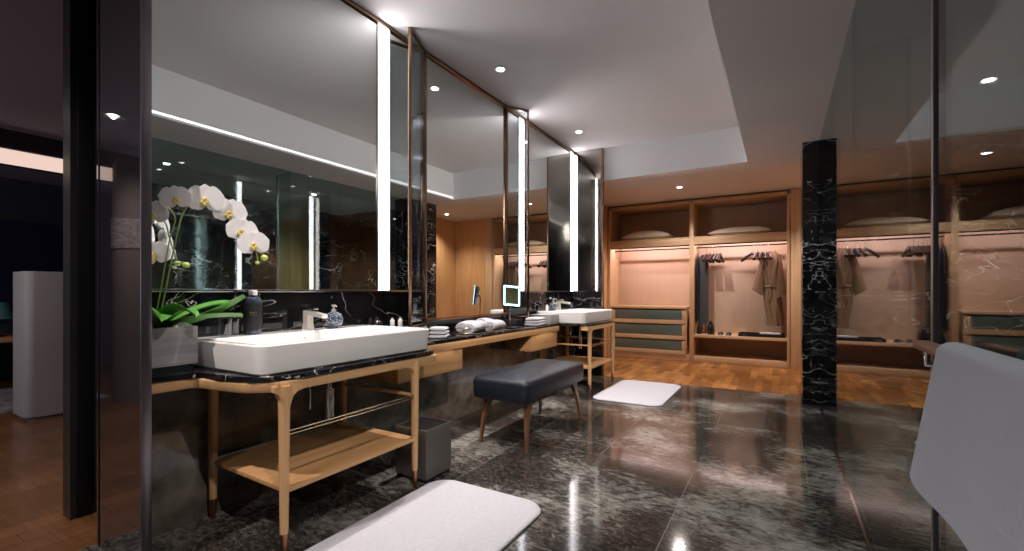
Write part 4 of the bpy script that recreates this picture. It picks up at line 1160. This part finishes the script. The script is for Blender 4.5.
# ------------------------------------------------------------------ bedroom glimpsed at left
b = MB((-6.3, 1.0, 2.3)); b.box((-6.4, -2.6, 2.36), (-6.3, 4.0, CZ-0.001))
struct(b, 'wall_bedroom_lintel', M['dark_wall'])
t = thing('cove_light', 'warm light trough along the bedroom ceiling edge at left', 'light', (-6.25, 1.0, 2.3))
MB().box((-6.30, -2.0, 2.36), (-6.285, 3.6, 2.50)).build('glow_band', M['cove_led'], t)
MB().box((-6.285, -2.0, 2.50), (-6.24, 3.6, 2.515)).build('ledge', M['dark_wall'], t)
def column():
    b = MB((-5.9, 1.6, 0))
    out = rrect(-6.15, -5.72, 1.28, 1.95, 0.06, 6)
    t = thing('upholstered_cabinet', 'tall grey fabric-covered cabinet on the bedroom floor at left', 'cabinet', (-5.9, 1.6, 0))
    MB().prism(out, 0.03, 1.335, 0.01).build('body', M['grey_fabric'], t)
    MB().prism(rrect(-6.13, -5.74, 1.30, 1.93, 0.05, 6), 0.0, 0.029).build('plinth', M['mauve_fabric'], t)
column()
def desk():
    t = thing('desk', 'low timber desk against the dark bedroom wall at far left', 'desk', (-8.3, 1.2, 0))
    MB().box((-8.8, 0.5, 0.55), (-7.9, 2.4, 0.60), 0.003).build('desktop', M['oak_y'], t)
    for y in (0.6, 2.3): MB().box((-8.7, y-0.02, 0.0), (-8.0, y+0.02, 0.55)).build('leg', M['oak_z'], t)
    l = thing('table_lamp', 'small teal-shaded lamp on the low desk at far left', 'lamp', (-8.3, 1.62, 0.60))
    MB().lathe((-8.3, 1.62, 0.6005), [(0.07, 0), (0.07, 0.01), (0.012, 0.02), (0.012, 0.22)], 16).build('stand', M['black_metal'], l)
    MB().lathe((-8.3, 1.62, 0.82), [(0.14, 0), (0.09, 0.20), (0.085, 0.20), (0.135, 0)], 20).build('shade', M['lamp_green'], l)
    tag(MB((-8.3, 1.2, 0.6)).box((-8.45, 1.0, 0.6005), (-8.15, 1.35, 0.63), 0.002).build('book', M['black_plastic']), 'dark closed book lying on the low desk at far left', 'book')
desk()
tag(MB((-7.5, 1.3, 0)).box((-7.85, -0.4, 0.0005), (-6.3, 2.6, 0.012)).build('carpet_rug', M['carpet']), 'grey patterned rug on the bedroom floor at far left', 'rug')
tag(MB((-8.95, 1.7, 0.7)).box((-8.97, 1.55, 0.75), (-8.94, 3.2, 2.1)).build('window_blind', M['navy']), 'navy blue window blind on the dark bedroom wall', 'blind')
def fabric_column():
    x, y = -6.0, -0.55
    t = thing('wrapped_column', 'mauve fabric-wrapped column with a pale woven band, mirrored in gloss panel', 'column', (x, y, 0))
    MB().lathe((x, y, 0), [(0.22, 0), (0.22, 1.60)], 32).build('lower_wrap', M['mauve_fabric'], t)
    MB().lathe((x, y, 0), [(0.23, 1.605), (0.23, 1.92)], 32).build('woven_band', M['woven'], t)
    MB().lathe((x, y, 0), [(0.22, 1.925), (0.215, 2.5), (0.20, 2.55)], 32).build('upper_wrap', M['mauve_fabric'], t)
fabric_column()
def side_table():
    x, y = -6.75, -1.25
    t = thing('side_table', 'round black side table on the bedroom parquet, mirrored in gloss panel', 'table', (x, y, 0))
    MB().lathe((x, y, 0.52), [(0.28, 0), (0.29, 0.008), (0.28, 0.016)], 32).build('tabletop', M['black_plastic'], t)
    MB().tube([(x, y, 0.015), (x, y, 0.52)], 0.016, 12).build('pedestal', M['black_metal'], t)
    MB().lathe((x, y, 0), [(0.18, 0), (0.18, 0.010), (0.03, 0.016)], 28).build('base', M['black_metal'], t)
side_table()

t = thing('cove_strip', 'thin white light line along the edge of the raised ceiling tray', 'light', (TX1, 2.2, CZ))
MB().box((TX1-0.0025, TY0+0.02, CZ+0.022), (TX1-0.0005, TY1-0.02, CZ+0.044)).build('diffuser', emis('cove_strip_glow', (1.0, 0.97, 0.95), 0.7), t)
# ------------------------------------------------------------------ lights & world
def area(name, loc, size, power, col, rot=(0, 0, 0), sy=None):
    l = bpy.data.lights.new(name, 'AREA'); l.energy = power; l.color = col; l.size = size
    if sy: l.shape = 'RECTANGLE'; l.size_y = sy
    o = bpy.data.objects.new(name, l); COL.objects.link(o); o.location = loc; o.rotation_euler = rot
    return o
area('bedroom_fill_light', (-6.0, -2.5, 1.5), 3.0, 16, (0.80, 0.82, 1.0), (math.radians(90), 0, 0), 2.0)  # added soft cool fill, there is no window in this wall
downlight(-0.9, -1.9, CZ, 'added fill spot in the soffit behind the viewer', G2, 70, 150)  # unseen lamp added behind the camera as general fill
downlight(-0.28, 0.6, CZ, 'added tilted fill spot overhead aimed at the near vanity drawers', G2, 75, 64, aim=(-2.2, 2.3, 0.7))  # added out of view to brighten the nearer drawer fronts
downlight(-0.28, 1.6, CZ, 'added tilted fill spot overhead aimed at the far vanity drawers', G2, 150, 56, aim=(-2.2, 4.4, 0.7))  # second added spot, lifts the farther drawer fronts from out of view
downlight(-5.0, 0.0, CZ, 'added bedroom fill spot near the door opening', G2, 45, 150)  # added to lighten the bedroom and its reflection in the gloss panel
w = bpy.data.worlds.new('world'); sc.world = w; w.use_nodes = True
w.node_tree.nodes['Background'].inputs['Color'].default_value = (0.5, 0.45, 0.55, 1)
w.node_tree.nodes['Background'].inputs['Strength'].default_value = 0.05

# ------------------------------------------------------------------ camera
cam = bpy.data.cameras.new('camera'); co = bpy.data.objects.new('camera', cam); COL.objects.link(co)
co.location = (0, 0, 1.15); co.rotation_euler = (PI/2, 0, math.radians(30.5))
cam.sensor_width = 36; cam.lens = 455/1024*36; cam.shift_y = 16.5/1024; cam.clip_start = 0.02; cam.clip_end = 100
sc.camera = co
vs = sc.view_settings
sc.display_settings.display_device = 'sRGB'
vs.view_transform = 'Standard'; vs.look = 'None'; vs.exposure = 0.9; vs.gamma = 1.0; vs.use_curve_mapping = False
cy = sc.cycles
cy.max_bounces = 10; cy.glossy_bounces = 8; cy.diffuse_bounces = 4; cy.transparent_max_bounces = 24
cy.caustics_reflective = False; cy.caustics_refractive = False
cy.use_denoising = True
cy.sample_clamp_indirect = 6
